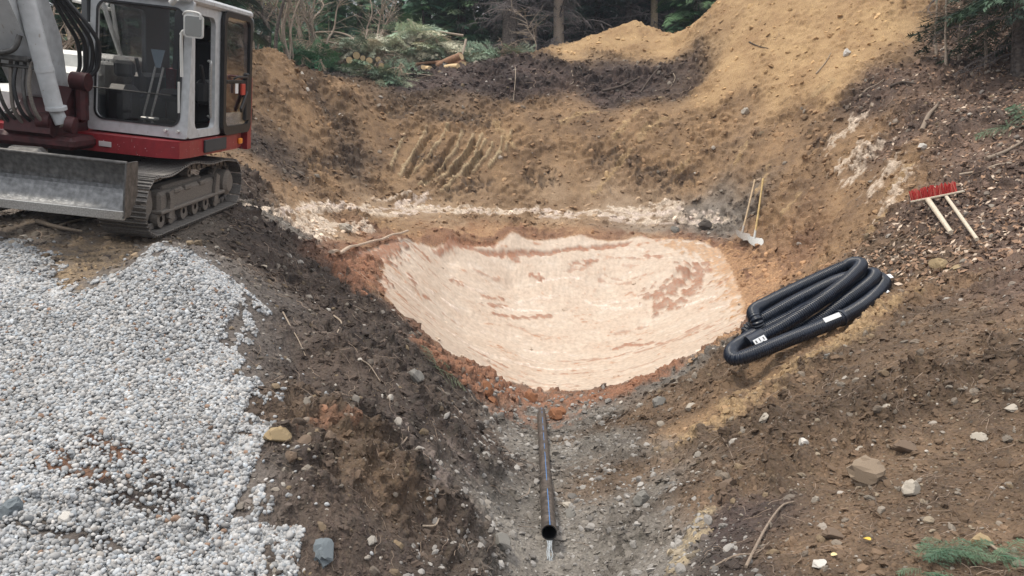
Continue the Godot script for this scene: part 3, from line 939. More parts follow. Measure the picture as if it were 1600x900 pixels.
	for k in 3:
		st = begin()
		bx(st, Vector3(-.05 + .04 * k, 1.53, -.196), Vector3(.014, .07, .012), Basis(), .003)
		part("vent_slot", st, black, hood)
	st = begin()
	bx(st, Vector3(-.1, .97, .56), Vector3(.46, .2, .14), Basis(), .03)
	part("front_cowl", st, red, e)
	st = begin()
	tube(st, spline([Vector3(-.12, 1.62, -.75), Vector3(-.18, 2.2, -.7), Vector3(-.26, 2.9, -.6)], 6), .022, .022, 8)
	part("handrail", st, cream, e)
	st = begin()
	tube(st, spline([Vector3(.02, 1.6, -.5), Vector3(-.16, 2.2, -.45), Vector3(-.32, 2.9, -.4)], 6), .026, .026, 8)
	rod(st, Vector3(-.2, 2.1, -.72), Vector3(-.6, 2.15, -.7), .02, 8)
	rod(st, Vector3(-.12, 2.1, -.46), Vector3(-.2, 2.2, -.7), .015, 8)
	part("handrail", st, cream, e)
	# cab
	var cab := Node3D.new()
	cab.name = "cab"
	e.add_child(cab, true)
	var fx := func(o: Vector3) -> Transform3D: return Transform3D(Basis(Vector3(1, 0, 0), Vector3(.03, 1, -.04), Vector3(0, 0, 1)), o)
	st = begin()
	ring_plate(st, rounded(Vector2(.62, 1.56), Vector2(.49, .66), .03), rounded(Vector2(.61, 1.575), Vector2(.415, .56), .09), .05, fx.call(Vector3(0, 0, .5)))
	part("front_frame", st, grey, cab)
	var sx := Transform3D(Basis(Vector3(0, 0, -1), Vector3.UP, Vector3(1, 0, 0)), Vector3(1.1, 0, 0))
	st = begin()
	ring_plate(st, rounded(Vector2(.0, 1.56), Vector2(.44, .66), .05), rounded(Vector2(-.0, 1.545), Vector2(.27, .565), .08), .05, sx)
	part("door_frame", st, grey, cab)
	st = begin()
	ring_plate(st, rounded(Vector2(.91, 1.56), Vector2(.47, .66), .12), rounded(Vector2(.91, 1.62), Vector2(.4, .5), .1), .04, sx)
	part("rear_quarter", st, grey, cab)
	st = begin()
	var s0 := sx
	s0.origin.x = .15
	ring_plate(st, rounded(Vector2(.44, 1.56), Vector2(.92, .66), .06), rounded(Vector2(.2, 1.68), Vector2(.55, .45), .09), .05, s0)
	part("far_side_frame", st, inner, cab)
	st = begin()
	ring_plate(st, rounded(Vector2(.62, 1.56), Vector2(.46, .66), .05), rounded(Vector2(.66, 1.7), Vector2(.38, .44), .09), .05, fx.call(Vector3(0, 0, -1.33)))
	part("rear_frame", st, inner, cab)
	st = begin()
	bx(st, Vector3(.66, 2.24, -.42), Vector3(1.02, .08, 1.86), Basis(), .035)
	part("roof", st, grey, cab)
	st = begin()
	bx(st, Vector3(.62, .92, -.42), Vector3(.94, .05, 1.76), Basis(), .01)
	part("floor", st, dim, cab)
	st = begin()
	prism(st, PackedVector2Array(rounded(Vector2(.61, 1.575), Vector2(.42, .565), .09)), .006, fx.call(Vector3(0, 0, .475)))
	part("windscreen", st, glass, cab)
	st = begin()
	bx(st, Vector3(.6, 1.31, .49), Vector3(.76, .012, .012), Basis(), .003)
	part("windscreen_bar", st, black, cab)
	st = begin()
	ring_plate(st, rounded(Vector2(.61, 1.575), Vector2(.422, .567), .1), rounded(Vector2(.61, 1.575), Vector2(.404, .549), .085), .012, fx.call(Vector3(0, 0, .53)))
	part("window_seal", st, rubber, cab)
	st = begin()
	prism(st, PackedVector2Array(rounded(Vector2(.66, 1.7), Vector2(.385, .445), .09)), .006, fx.call(Vector3(0, 0, -1.33)))
	part("rear_window", st, glass, cab)
	st = begin()
	prism(st, PackedVector2Array(rounded(Vector2(.2, 1.68), Vector2(.555, .455), .09)), .006, s0)
	part("side_window", st, glass, cab)
	# door, swung open and latched against the rear quarter
	var door := Node3D.new()
	door.name = "door"
	cab.add_child(door, true)
	var sd := sx
	sd.origin.x = 1.155
	st = begin()
	ring_plate(st, rounded(Vector2(.86, 1.55), Vector2(.46, .66), .12), rounded(Vector2(.86, 1.57), Vector2(.385, .585), .08), .04, sd)
	bx(st, Vector3(1.155, 1.47, -.9), Vector3(.03, .04, .76), Basis(), .006)
	part("door_surround", st, black, door)
	st = begin()
	bx(st, Vector3(1.155, 1.3, -1.18), Vector3(.05, .55, .12), Basis(), .02)
	part("lock_case", st, black, door)
	st = begin()
	prism(st, PackedVector2Array(rounded(Vector2(.86, 1.57), Vector2(.39, .59), .08)), .006, sd)
	part("door_glass", st, glass, door)
	st = begin()
	bx(st, Vector3(1.185, 1.39, -.98), Vector3(.025, .13, .12), Basis(), .008)
	part("latch", st, paint(Color(.45, .05, .03), .5), door)
	st = begin()
	bx(st, Vector3(1.182, 1.4, -.78), Vector3(.006, .11, .09), Basis(), .001)
	part("sticker", st, paint(Color(.75, .75, .75), .6), door)
	st = begin()
	tube(st, spline([Vector3(1.17, 1.5, -.7), Vector3(1.21, 1.53, -.75), Vector3(1.21, 1.53, -1.05), Vector3(1.17, 1.5, -1.1)], 5), .012, .012, 8)
	part("door_handle", st, black, door)
	st = begin()
	bx(st, Vector3(1.19, 1.25, -1.02), Vector3(.03, .07, .3), Basis(Vector3.RIGHT, .75), .01)
	part("door_strap", st, black, door)
	for y in [1.12, 1.98]:
		st = begin()
		rod(st, Vector3(1.15, y - .04, -.42), Vector3(1.15, y + .04, -.42), .022, 10)
		part("hinge", st, black, cab)
	st = begin()
	tube(st, spline([Vector3(1.08, 1.1, -.2), Vector3(1.12, 1.1, -.16), Vector3(1.12, 1.2, -.15), Vector3(1.12, 1.55, -.15), Vector3(1.12, 1.66, -.16), Vector3(1.08, 1.67, -.2)], 5), .014, .014, 8)
	part("grab_rail", st, bright, cab)
	# mirror
	st = begin()
	tube(st, spline([Vector3(1.1, 1.5, .53), Vector3(1.1, 1.86, .54), Vector3(1.13, 1.93, .55), Vector3(1.2, 1.93, .56)], 5), .016, .016, 8)
	part("mirror_arm", st, cream, cab)
	st = begin()
	tube(st, spline([Vector3(1.1, 2.08, .5), Vector3(1.16, 2.11, .55), Vector3(1.28, 2.1, .57), Vector3(1.29, 2.05, .57)], 5), .011, .011, 8)
	part("mirror_arm", st, cream, cab)
	st = begin()
	var mf := Transform3D(Basis(Vector3.UP, .25), Vector3(1.225, 1.98, .56))
	prism(st, PackedVector2Array(rounded(Vector2.ZERO, Vector2(.088, .105), .03)), .05, mf)
	var mir := part("mirror", st, cream, cab)
	st = begin()
	prism(st, PackedVector2Array(rounded(Vector2.ZERO, Vector2(.074, .09), .02)), .008, mf.translated_local(Vector3(0, 0, .026)))
	part("mirror_glass", st, paint(Color(.75, .78, .8), .08, 1.0), mir)
	st = begin()
	rod(st, Vector3(1.0, 2.17, .53), Vector3(1.06, 2.22, .56), .03, 10)
	part("wiper_motor", st, cream, cab)
	for q in [Vector2(.155, .97), Vector2(.155, 1.35), Vector2(.17, 1.9), Vector2(.95, .97), Vector2(1.07, .97), Vector2(1.07, 1.9)]:
		st = begin()
		rod(st, Vector3(q.x + (q.y - 1.56) * .03, q.y, .52 - (q.y) * .04), Vector3(q.x + (q.y - 1.56) * .03, q.y, .548 - q.y * .02), .014, 8)
		part("bolt", st, cream, cab)
	st = begin()
	bx(st, Vector3(1.06, 1.3, .5), Vector3(.016, .3, .03), Basis(), .004)
	part("frame_latch", st, cream, cab)
	# seat and controls
	st = begin()
	bx(st, Vector3(.66, 1.25, -.72), Vector3(.48, .14, .5), Basis(), .05)
	bx(st, Vector3(.66, 1.1, -.72), Vector3(.36, .25, .4), Basis(), .03)
	var seat := part("seat", st, cloth, cab)
	st = begin()
	bx(st, Vector3(.67, 1.58, -.97), Vector3(.46, .6, .14), Basis(Vector3.RIGHT, -.15), .06)
	part("backrest", st, cloth, seat)
	st = begin()
	bx(st, Vector3(.67, 1.97, -1.03), Vector3(.24, .18, .1), Basis(), .045)
	part("headrest", st, cloth, seat)
	st = begin()
	for x in [.3, .98]:
		st = begin()
		bx(st, Vector3(x, 1.34, -.55), Vector3(.14, .26, .6), Basis(), .04)
		part("console", st, rubber, cab)
		st = begin()
		rod(st, Vector3(x + .03, 1.4, -.28), Vector3(x + .02, 1.62, -.2), .02, 8)
		part("joystick", st, rubber, cab)
	st = begin()
	bx(st, Vector3(.27, 1.5, -.05), Vector3(.2, .16, .12), Basis(Vector3.UP, .4), .03)
	part("monitor", st, rubber, cab)
	st = begin()
	bx(st, Vector3(.32, 1.15, .1), Vector3(.26, .4, .3), Basis(), .06)
	part("dash_cabinet", st, rubber, cab)
	for x in [.56, .64]:
		st = begin()
		tube(st, spline([Vector3(x + .03, .96, .15), Vector3(x - .02, 1.05, .12), Vector3(x + .02, 1.25, .1), Vector3(x + .06, 1.5, .05), Vector3(x + .07, 1.56, .04)], 6), .011, .011, 8)
		bx(st, Vector3(x + .02, 1.04, .16), Vector3(.07, .03, .12), Basis(), .01)
		part("travel_lever", st, bright, cab)
	st = begin()
	prism(st, PackedVector2Array([Vector2(-.07, .08), Vector2(.07, .08), Vector2(.02, -.1), Vector2(-.02, -.1)]), .02, Transform3D(Basis(), Vector3(.66, 1.65, .05)))
	part("lever_guard", st, paint(Color(.25, .33, .4), .5), cab)
	st = begin()
	bx(st, Vector3(.45, .97, .2), Vector3(.3, .03, .22), Basis(), .01)
	part("floor_mat", st, paint(Color(.1, .08, .07), .9), cab)
	# boom, its ram, the swing post and the hoses
	st = begin()
	var arm := PackedVector2Array([Vector2(.5, 1.16), Vector2(.66, 1.05), Vector2(.84, 1.2), Vector2(1.12, 1.62), Vector2(1.5, 2.15), Vector2(2.2, 2.9), Vector2(1.9, 3.25), Vector2(1.1, 2.55), Vector2(.62, 1.75)])
	prism(st, arm, .34, Transform3D(Basis(Vector3(0, 0, 1), Vector3.UP, Vector3(-1, 0, 0)), Vector3(-.17, 0, 0)))
	var boom := part("boom", st, grey, e)
	st = begin()
	for x in [-.345, .005]:
		for q in [Vector2(.9, 1.6), Vector2(1.5, 2.3)]:
			st = begin()
			rod(st, Vector3(x - .01, q.y, q.x), Vector3(x + .01, q.y, q.x), .05, 14)
			part("boom_pin", st, steel, boom)
	st = begin()
	rod(st, Vector3(.165, 1.12, 1.06), Vector3(-.02, 2.55, 1.32), .074, 20)
	rod(st, Vector3(.18, 1.1, 1.055), Vector3(.178, 1.13, 1.06), .09, 20)
	rod(st, Vector3(.125, 1.43, 1.116), Vector3(.118, 1.48, 1.125), .079, 20)
	var ram := part("boom_ram", st, grey, e)
	st = begin()
	rod(st, Vector3(.21, .98, 1.03), Vector3(.165, 1.12, 1.06), .06, 14)
	part("ram_foot", st, grey, ram)
	for q in [[Vector3(.02, .99, 1.06), Vector3(.14, .99, 1.06)], [Vector3(.26, .98, 1.04), Vector3(.33, .97, 1.03)]]:
		st = begin()
		rod(st, q[0], q[1], .078, 16)
		part("ram_pin", st, dark_red, ram)
	st = begin()
	prism(st, PackedVector2Array([Vector2(.45, .72), Vector2(.95, .78), Vector2(1.12, .88), Vector2(1.1, 1.02), Vector2(.95, 1.0), Vector2(.72, 1.3), Vector2(.5, 1.28)]), .42, Transform3D(Basis(Vector3(0, 0, 1), Vector3.UP, Vector3(-1, 0, 0)), Vector3(-.06, 0, 0)))
	bx(st, Vector3(-.05, .8, .85), Vector3(.75, .12, .45), Basis(), .05)
	rod(st, Vector3(.15, 1.36, .72), Vector3(.3, 1.36, .72), .085, 16)
	bx(st, Vector3(.22, 1.15, .7), Vector3(.1, .35, .12), Basis(), .03)
	part("swing_post", st, dark_red, e)
	st = begin()
	bx(st, Vector3(-.2, 1.52, 1.16), Vector3(.44, .05, .08), Basis(), .015)
	bx(st, Vector3(-.2, 1.45, 1.14), Vector3(.5, .03, .05), Basis(), .01)
	tube(st, spline([Vector3(-.28, 1.55, 1.2), Vector3(-.12, 1.57, 1.24), Vector3(-.05, 1.62, 1.24), Vector3(-.02, 1.72, 1.22)], 5), .025, .025, 8)
	part("hose_manifold", st, steel, e)
	var r2 := RandomNumberGenerator.new()
	r2.seed = 3
	for k in 9:
		st = begin()
		var x := -.5 + .065 * k
		var dz := r2.randf_range(-.03, .04)
		var low := r2.randf_range(.88, 1.02)
		tube(st, spline([Vector3(x, 1.5, 1.14 + dz), Vector3(x + r2.randf_range(-.03, .03), 1.28, 1.2 + dz), Vector3(x + .04, 1.05, 1.16), Vector3(x + .1, low, 1.02), Vector3(x + .14, low + .06, .85)], 6), .017, .017, 8)
		part("hose", st, [rubber, steel, mud][k % 3], e)
	for k in 4:
		st = begin()
		var o := .07 * k
		tube(st, spline([Vector3(.0 + o * .4, 2.5, .95), Vector3(.03 + o * .5, 2.15, .85), Vector3(.1 + o * .9, 1.9, .72), Vector3(.14 + o * .95, 1.72, .6), Vector3(.13 + o * .8, 1.5, .55), Vector3(.1 + o * .5, 1.38, .58)], 7), .02, .02, 8)
		part("hose", st, rubber, e)

func make_marks():
	# broken streaks of pale marl along the bench behind the bowl
	var ledge: Array = [Vector2(-3.633, -10.531), Vector2(-3.734, -13.614), Vector2(-3.098, -15.529), Vector2(-2.064, -16.555), Vector2(-0.833, -16.703), Vector2(0.28, -16.832), Vector2(1.395, -16.777), Vector2(2.487, -16.623), Vector2(3.527, -16.32), Vector2(4.303, -15.927)]
	for k in 150:
		var q := pow(rng.randf(), 1.25) * (ledge.size() - 1.2)
		var a: Vector2 = ledge[int(q)]
		var b: Vector2 = ledge[int(q) + 1]
		var dir := (b - a).normalized()
		var at := a.lerp(b, q - int(q)) + Vector2(0, rng.randfn() * (.26 if q < 3.0 else .11))
		var l := rng.randf_range(.1, .55)
		stroke([at - dir * l, at + Vector2(0, rng.randf_range(-.04, .04)), at + dir * l], rng.randf_range(.03, .075), 0 if rng.randf() < .6 else 2, rng.randf_range(.45, .9), .012, .9)
	for k in 90:   # short scrapes and smears where the clay was dragged and trodden
		var at := Vector2(rng.randf_range(-2.2, 3.6), rng.randf_range(-15.4, -10.8))
		if edge_distance(clay_edge, at) < .15: continue
		var l := rng.randf_range(.06, .5)
		var dir := Vector2(1, rng.randf_range(-.35, .35) + .12 * at.x).normalized()
		stroke([at - dir * l, at + dir.orthogonal() * rng.randfn() * .04, at + dir * l], rng.randf_range(.015, .05), 1 if rng.randf() < .55 else 2, rng.randf_range(.35, .8), rng.randf_range(-.015, .02), .9)
	for s in [[Vector2(-3.355, -12.23), Vector2(-3.374, -13.53), Vector2(-3.179, -13.657)], [Vector2(-3.137, -11.791), Vector2(-3.201, -13.28)], [Vector2(-2.971, -13.745), Vector2(-2.698, -14.11)], [Vector2(-3.551, -11.868), Vector2(-3.314, -12.082)]]: stroke(s, .22, 0, .75, .01, .8)
	for s in [[Vector2(6.078, -14.741), Vector2(6.333, -14.652), Vector2(6.632, -14.558)], [Vector2(5.981, -13.889), Vector2(6.379, -13.903)], [Vector2(6.123, -13.515), Vector2(6.384, -13.286)], [Vector2(5.846, -12.426), Vector2(6.186, -12.445)], [Vector2(5.56, -11.415), Vector2(6.152, -12.035)], [Vector2(5.845, -13.267), Vector2(6.056, -13.245)]]: stroke(s, .15, 0, .6, .01, 1.1)
	for s in [[Vector2(4.993, -15.601), Vector2(5.218, -15.694)], [Vector2(5.153, -14.416), Vector2(5.336, -14.425)], [Vector2(4.851, -16.673), Vector2(5.08, -16.743)], [Vector2(2.431, -18.277), Vector2(3.304, -18.927)], [Vector2(1.872, -17.323), Vector2(2.747, -17.861)], [Vector2(1.255, -18.876), Vector2(2.073, -19.181)], [Vector2(3.008, -18.091), Vector2(3.685, -18.472)], [Vector2(-0.468, -18.773), Vector2(0, -18.212)], [Vector2(6.402, -16.386), Vector2(6.731, -16.194)], [Vector2(5.843, -11.913), Vector2(6.228, -12.084)], [Vector2(3.716, -17.192), Vector2(3.968, -17.356)], [Vector2(4.972, -10.681), Vector2(5.561, -11.436)]]: stroke(s, .09, 7, .7, .02, .8)
	# scrapes left by the bucket teeth
	for s in [[Vector2(-2.541, -17.467), Vector2(-2.41, -17.898), Vector2(-2.212, -18.35), Vector2(-2.057, -18.75)], [Vector2(-2.231, -17.659), Vector2(-1.948, -18.025), Vector2(-1.683, -18.408), Vector2(-1.554, -18.693)], [Vector2(-2.089, -17.328), Vector2(-1.627, -17.79), Vector2(-1.328, -18.148), Vector2(-1.203, -18.548)], [Vector2(-1.742, -17.467), Vector2(-1.406, -17.8), Vector2(-1.057, -18.164), Vector2(-0.923, -18.511)], [Vector2(-1.577, -17.247), Vector2(-1.288, -17.602), Vector2(-0.9, -18.042), Vector2(-0.737, -18.473)], [Vector2(-1.244, -17.605), Vector2(-0.867, -17.981), Vector2(-0.641, -18.358)], [Vector2(-0.886, -17.758), Vector2(-0.6, -18.051), Vector2(-0.456, -18.285)], [Vector2(-0.52, -17.881), Vector2(-0.301, -18.107), Vector2(-0.229, -18.39)], [Vector2(-2.772, -17.549), Vector2(-2.732, -18.057), Vector2(-2.588, -18.531)], [Vector2(-0.151, -18.158), Vector2(0, -18.499)]]: stroke(s, .045, 3, .5, .06, .6)
	for s in [[Vector2(-2.373, -17.516), Vector2(-2.218, -18.028), Vector2(-1.973, -18.539)], [Vector2(-1.956, -17.434), Vector2(-1.611, -17.947), Vector2(-1.349, -18.439)], [Vector2(-1.593, -17.416), Vector2(-1.217, -17.861), Vector2(-0.884, -18.34)], [Vector2(-1.059, -17.694), Vector2(-0.723, -18.109)]]: stroke(s, .07, 7, .35, -.13, .4)
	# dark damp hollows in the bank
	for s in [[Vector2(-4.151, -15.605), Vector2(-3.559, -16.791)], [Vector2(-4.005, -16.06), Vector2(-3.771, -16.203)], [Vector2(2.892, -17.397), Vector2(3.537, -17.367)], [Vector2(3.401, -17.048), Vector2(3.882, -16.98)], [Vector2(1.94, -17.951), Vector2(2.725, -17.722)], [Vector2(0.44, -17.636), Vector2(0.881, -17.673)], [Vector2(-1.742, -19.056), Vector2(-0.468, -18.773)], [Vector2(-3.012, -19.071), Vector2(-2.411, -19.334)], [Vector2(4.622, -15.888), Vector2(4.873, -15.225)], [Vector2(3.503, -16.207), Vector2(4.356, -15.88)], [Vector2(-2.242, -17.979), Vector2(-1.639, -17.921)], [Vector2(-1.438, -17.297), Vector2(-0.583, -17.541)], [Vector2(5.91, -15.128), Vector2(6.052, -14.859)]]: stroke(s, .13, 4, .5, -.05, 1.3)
	# smears on the clay
	for s in [[Vector2(-1.22, -14.975), Vector2(-0.817, -15.129), Vector2(0, -15.322), Vector2(0.834, -15.438), Vector2(1.613, -15.521), Vector2(2.387, -15.523)], [Vector2(-1.102, -15.063), Vector2(-0.7, -15.313), Vector2(-0.384, -15.396)]]: stroke(s, .06, 1, .9, -.03, .5)
	for s in [[Vector2(-1.123, -14.222), Vector2(-0.95, -14.292)], [Vector2(-0.531, -14.19), Vector2(-0.179, -14.381)], [Vector2(-0.374, -14.058), Vector2(-0.235, -14.105)], [Vector2(0.374, -14.996), Vector2(0.559, -14.937)], [Vector2(1.96, -12.746), Vector2(2.288, -12.513)], [Vector2(1.698, -12.768), Vector2(2.137, -12.854)], [Vector2(0, -15.279), Vector2(0.152, -15.264)], [Vector2(2.626, -15.041), Vector2(2.845, -14.883)], [Vector2(1.456, -15.228), Vector2(1.643, -15.208)], [Vector2(-0.344, -13.781), Vector2(0.699, -14.019)], [Vector2(-1.755, -13.193), Vector2(-1.61, -12.914)], [Vector2(-1.467, -14.708), Vector2(-1.239, -14.905)]]: stroke(s, .06, 1, .8, .012, 1.0)
	for s in [[Vector2(3.409, -14.39), Vector2(3.052, -14.12), Vector2(2.77, -13.886)], [Vector2(3.578, -14.35), Vector2(3.285, -13.864), Vector2(2.993, -13.589)], [Vector2(2.566, -14.033), Vector2(2.897, -13.94)], [Vector2(2.612, -13.664), Vector2(2.921, -13.513)]]: stroke(s, .16, 1, .8, .03, 1.2)
	for s in [[Vector2(3.298, -15.26), Vector2(3.814, -14.801), Vector2(3.967, -13.637), Vector2(3.805, -12.372)], [Vector2(4.038, -14.721), Vector2(4.237, -13.415), Vector2(4.367, -12.36)], [Vector2(4.037, -13.125), Vector2(4.107, -12.353)], [Vector2(3.711, -11.903), Vector2(3.878, -11.962)], [Vector2(2.88, -9.623), Vector2(2.593, -9.747)]]: stroke(s, .3, 5, .75, .02, .9)
	for s in [[Vector2(-2.232, -9.766), Vector2(-2.305, -12.054), Vector2(-2.082, -11.928)], [Vector2(-2.012, -9.309), Vector2(-2.043, -11.17)], [Vector2(-2.419, -12.126), Vector2(-2.089, -13.959)]]: stroke(s, .2, 1, .9, .04, .9)
	for s in [[Vector2(-0.876, -8.78), Vector2(-0.571, -9.815), Vector2(0, -10.458), Vector2(0.6, -10.317), Vector2(1.269, -10.174), Vector2(1.929, -10.091)], [Vector2(-0.334, -10.05), Vector2(0.357, -10.727)]]: stroke(s, .28, 1, .85, .05, .8)
	for s in [[Vector2(0.322, -9.683), Vector2(0.569, -9.786)], [Vector2(-0.51, -9.434), Vector2(0, -9.851)]]: stroke(s, .3, 1, .5, .02, 1.0)
	# stains in the gravel and rust on the left slope
	for s in [[Vector2(-2.495, -4.227), Vector2(-2.348, -4.216), Vector2(-2.16, -4.331)], [Vector2(-2.489, -4.34), Vector2(-2.4, -4.374)]]: stroke(s, .12, 8, .9, .02, 1.0)
	for s in [[Vector2(-2.411, -3.92), Vector2(-2.229, -4.002), Vector2(-1.966, -4.149)], [Vector2(-2.295, -3.835), Vector2(-2.093, -3.935)], [Vector2(-1.929, -3.867), Vector2(-1.684, -3.973)], [Vector2(-1.893, -4.066), Vector2(-1.813, -4.115)]]: stroke(s, .11, 4, .8, .04, 1.0)
	for s in [[Vector2(-1.345, -4.905), Vector2(-1.189, -5.107)], [Vector2(-1.287, -4.993), Vector2(-1.112, -5.145)]]: stroke(s, .07, 8, .8, .01, 1.0)
	for s in [[Vector2(1.247, -4.919), Vector2(1.121, -4.731), Vector2(0.946, -4.342)], [Vector2(1.202, -4.851), Vector2(1.021, -4.548)]]: stroke(s, .07, 3, .5, .02, 1.2)
	stroke([Vector2(3.828, -7.675), Vector2(3.179, -7.216), Vector2(2.642, -7.063), Vector2(2.141, -6.962), Vector2(1.655, -6.865)], .22, 7, .6, .02, 1.0)
	stroke([Vector2(-3.679, -6.969), Vector2(-3.415, -6.321)], .5, 7, .4, 0.0, .6)
	for s in [[Vector2(-3.82, -6.838), Vector2(-3.498, -7.072)], [Vector2(-3.758, -6.707), Vector2(-3.439, -6.894)], [Vector2(-3.7, -6.584), Vector2(-3.363, -6.697)], [Vector2(-3.648, -6.473), Vector2(-3.299, -6.505)], [Vector2(-3.603, -6.375), Vector2(-3.3, -6.383)]]: stroke(s, .035, 4, .6, -.03, .3)
	for s in [[Vector2(-0.852, -5.696), Vector2(-0.598, -5.535)], [Vector2(-0.505, -6.071), Vector2(-0.3, -6.007)], [Vector2(-0.656, -5.64), Vector2(-0.486, -5.319)]]: stroke(s, .1, 6, .6, -.02, .8)

func log_depth(lo: float, hi: float) -> float: return lo * pow(hi / lo, rng.randf())

func spread(n: int, lo: float, hi: float) -> Array:   # places over the ground, closer together near by
	var out := []
	for k in n:
		var d := log_depth(lo, hi)
		out.append(Vector2(rng.randf_range(-.78, .78) * d, -d))
	return out

func spin(s: Vector3) -> Basis:
	return Basis(Vector3(rng.randfn(), rng.randfn(), rng.randfn()).normalized(), rng.randf() * TAU).scaled_local(s)

func lying(p: Vector2, s: Vector3, tilt := .35) -> Basis:   # flat side on the slope
	var n := (slope(p.x, p.y) + tilt * Vector3(rng.randfn(), rng.randfn(), rng.randfn()) * .5).normalized()
	var f := Vector3(rng.randfn(), rng.randfn(), rng.randfn()).cross(n).normalized()
	return Basis(f.cross(n) * -1.0, n, f * -1.0).orthonormalized().scaled_local(s)

func build_scatter():
	# soil clods
	var clod := [lump_mesh(21, 6, 8, Vector3(1, .8, .9), .7, 3), lump_mesh(22, 6, 8, Vector3(1, .7, 1.1), .8, 4)]
	var stone := lump_mesh(31, 6, 9, Vector3(1.1, .6, .85), .4, 9)
	var earth := paint(Color.WHITE, .95, 0.0, noise_texture(.05, .7, 1.1, 256), 6.0, normal_texture(.06, 5.0, 256), 1.0)
	earth.vertex_color_use_as_albedo = true
	for v in 2:
		var xf := []
		var tint := []
		for p: Vector2 in spread(46000, 3.2, 23.5):
			var clay := grid_value(7, p.x, p.y)
			if clay > -.05 and rng.randf() > (.02 if clay > .25 else .12): continue
			if grid_value(8, p.x, p.y) > .05 or rng.randf() < smoothstep(.1, .3, soil(p.x, p.y).r) * .75: continue
			var lumps := grid_value(6, p.x, p.y)
			if rng.randf() > .35 + .65 * lumps: continue
			var d := -p.y
			var s := minf(.0013 * d * pow(rng.randf() + .02, -.5), .022 + .0028 * d)
			var c := soil(p.x, p.y) * rng.randf_range(.95, 1.6)
			c.a = 1.0
			var b := spin(Vector3(s, s * rng.randf_range(.6, 1.0), s * rng.randf_range(.7, 1.2))) if rng.randf() < .4 else lying(p, Vector3(s, s * .45, s * rng.randf_range(.7, 1.2)), .7)
			xf.append(Transform3D(b, on(p, s * rng.randf_range(-.35, .35))))
			tint.append(c)
		tag(copies("soil_clods", clod[v], earth, xf, tint), "loose crumbs and clods of dug soil over the banks", "soil clods", "", "stuff")
	# loose stones
	var xs := []
	var ts := []
	for p: Vector2 in spread(30000, 3.2, 23.0):
		var clay := grid_value(7, p.x, p.y)
		if clay > -.1: continue
		if grid_value(8, p.x, p.y) > .05: continue
		var d := -p.y
		var trench := clampf(1.6 - absf(p.x - .35) / .75, 0, 1) * (1.0 if d < 10.5 else 0.0)
		if rng.randf() > .36 + trench: continue
		var s := minf(.0015 * d * pow(rng.randf() + .008, -.55), .03 + .003 * d)
		var g := rng.randf()
		var c := soil(p.x, p.y).lerp(Color(.34, .3, .25) if g < .6 else Color(.28, .21, .13) if g < .85 else Color(.62, .58, .52), rng.randf_range(.25, .9))
		if trench > .3: c = Color(.42, .4, .375).lerp(Color(.2, .185, .17), rng.randf()) * rng.randf_range(.7, 1.25)
		elif soil(p.x, p.y).r > .2: c = soil(p.x, p.y) * rng.randf_range(1.1, 1.9)
		elif rng.randf() < .3: c = c * .75
		c.a = 1
		xs.append(Transform3D(lying(p, Vector3(s, s * rng.randf_range(.5, 1), s * rng.randf_range(.6, 1)), 1.0), on(p, s * rng.randf_range(-.1, .25))))
		ts.append(c)
	for q in [[Vector2(4.444, -7.747), .45, 60], [Vector2(2.234, -4.48), .45, 70], [Vector2(1.968, -4.467), .3, 40], [Vector2(3.281, -5.159), .5, 60], [Vector2(2.892, -4.832), .4, 50], [Vector2(1.595, -4.797), .3, 40], [Vector2(2.711, -5.018), .5, 40], [Vector2(2.099, -5.489), .35, 40], [Vector2(2.157, -3.815), .4, 50], [Vector2(2.003, -6.886), .4, 50], [Vector2(-1.174, -4.709), .25, 40], [Vector2(-0.991, -4.587), .25, 30]]:
		for k in q[2]:
			var p: Vector2 = q[0] + Vector2(rng.randfn(), rng.randfn()) * q[1] * .6
			var s := .006 * pow(rng.randf() + .02, -.5)
			var c := soil(p.x, p.y).lerp(Color(.36, .3, .22), rng.randf_range(.3, .9))
			c.a = 1
			xs.append(Transform3D(lying(p, Vector3(s, s * rng.randf_range(.5, .9), s * rng.randf_range(.7, 1)), .9), on(p, s * .3)))
			ts.append(c)
	tag(copies("loose_stones", stone, earth, xs, ts), "small grey and ochre stones lying loose on the soil", "stones", "", "stuff")
	# gravel: washed round pebbles
	var pebble := lump_mesh(41, 7, 10, Vector3(1, .58, .76), .35, 0)
	var peb_m := paint(Color.WHITE, .7, 0.0, noise_texture(.05, .82, 1.05, 256), 9.0)
	peb_m.vertex_color_use_as_albedo = true
	var box := Rect2(-4.8, 2.0, 4.8, 5.5)
	xs = []
	ts = []
	var bare := noise(FastNoiseLite.TYPE_SIMPLEX_SMOOTH, 2.4, 3, 77)
	var shade := noise(FastNoiseLite.TYPE_SIMPLEX_SMOOTH, 1.1, 3, 78)
	for k in 420000:
		var p := Vector2(box.position.x + rng.randf() * box.size.x, -(box.position.y + rng.randf() * box.size.y))
		var g := grid_value(8, p.x, p.y) + .09 * bare.get_noise_2d(p.x * 3, p.y * 3)
		if g < 0.0 and rng.randf() > .012 * exp(g * 7.0): continue
		if absf(p.x) > -p.y * .78: continue
		var si := clampi(int((p.x - SX) / SC + .5), 0, SN - 1)
		var sj := clampi(int((-p.y - SD) / SC + .5), 0, SM - 1)
		var stain := stamp_w[sj * SN + si] if p.y < -SD else 0.0
		if p.y > -SD - .02 and Vector2((p.x + 2.2) / .4, (p.y + 3.8) / .08).length() < .9 + bare.get_noise_2d(p.x * 4, p.y * 4): stain = .8
		if stain > .25 and rng.randf() < .86: continue
		var s := .0132 * clampf(exp(rng.randfn() * .24), .5, 2.2)
		var v := clampf(.36 + .085 * rng.randfn() + .08 * shade.get_noise_2d(p.x, p.y), .16, .7)
		var warm := rng.randfn() * .035
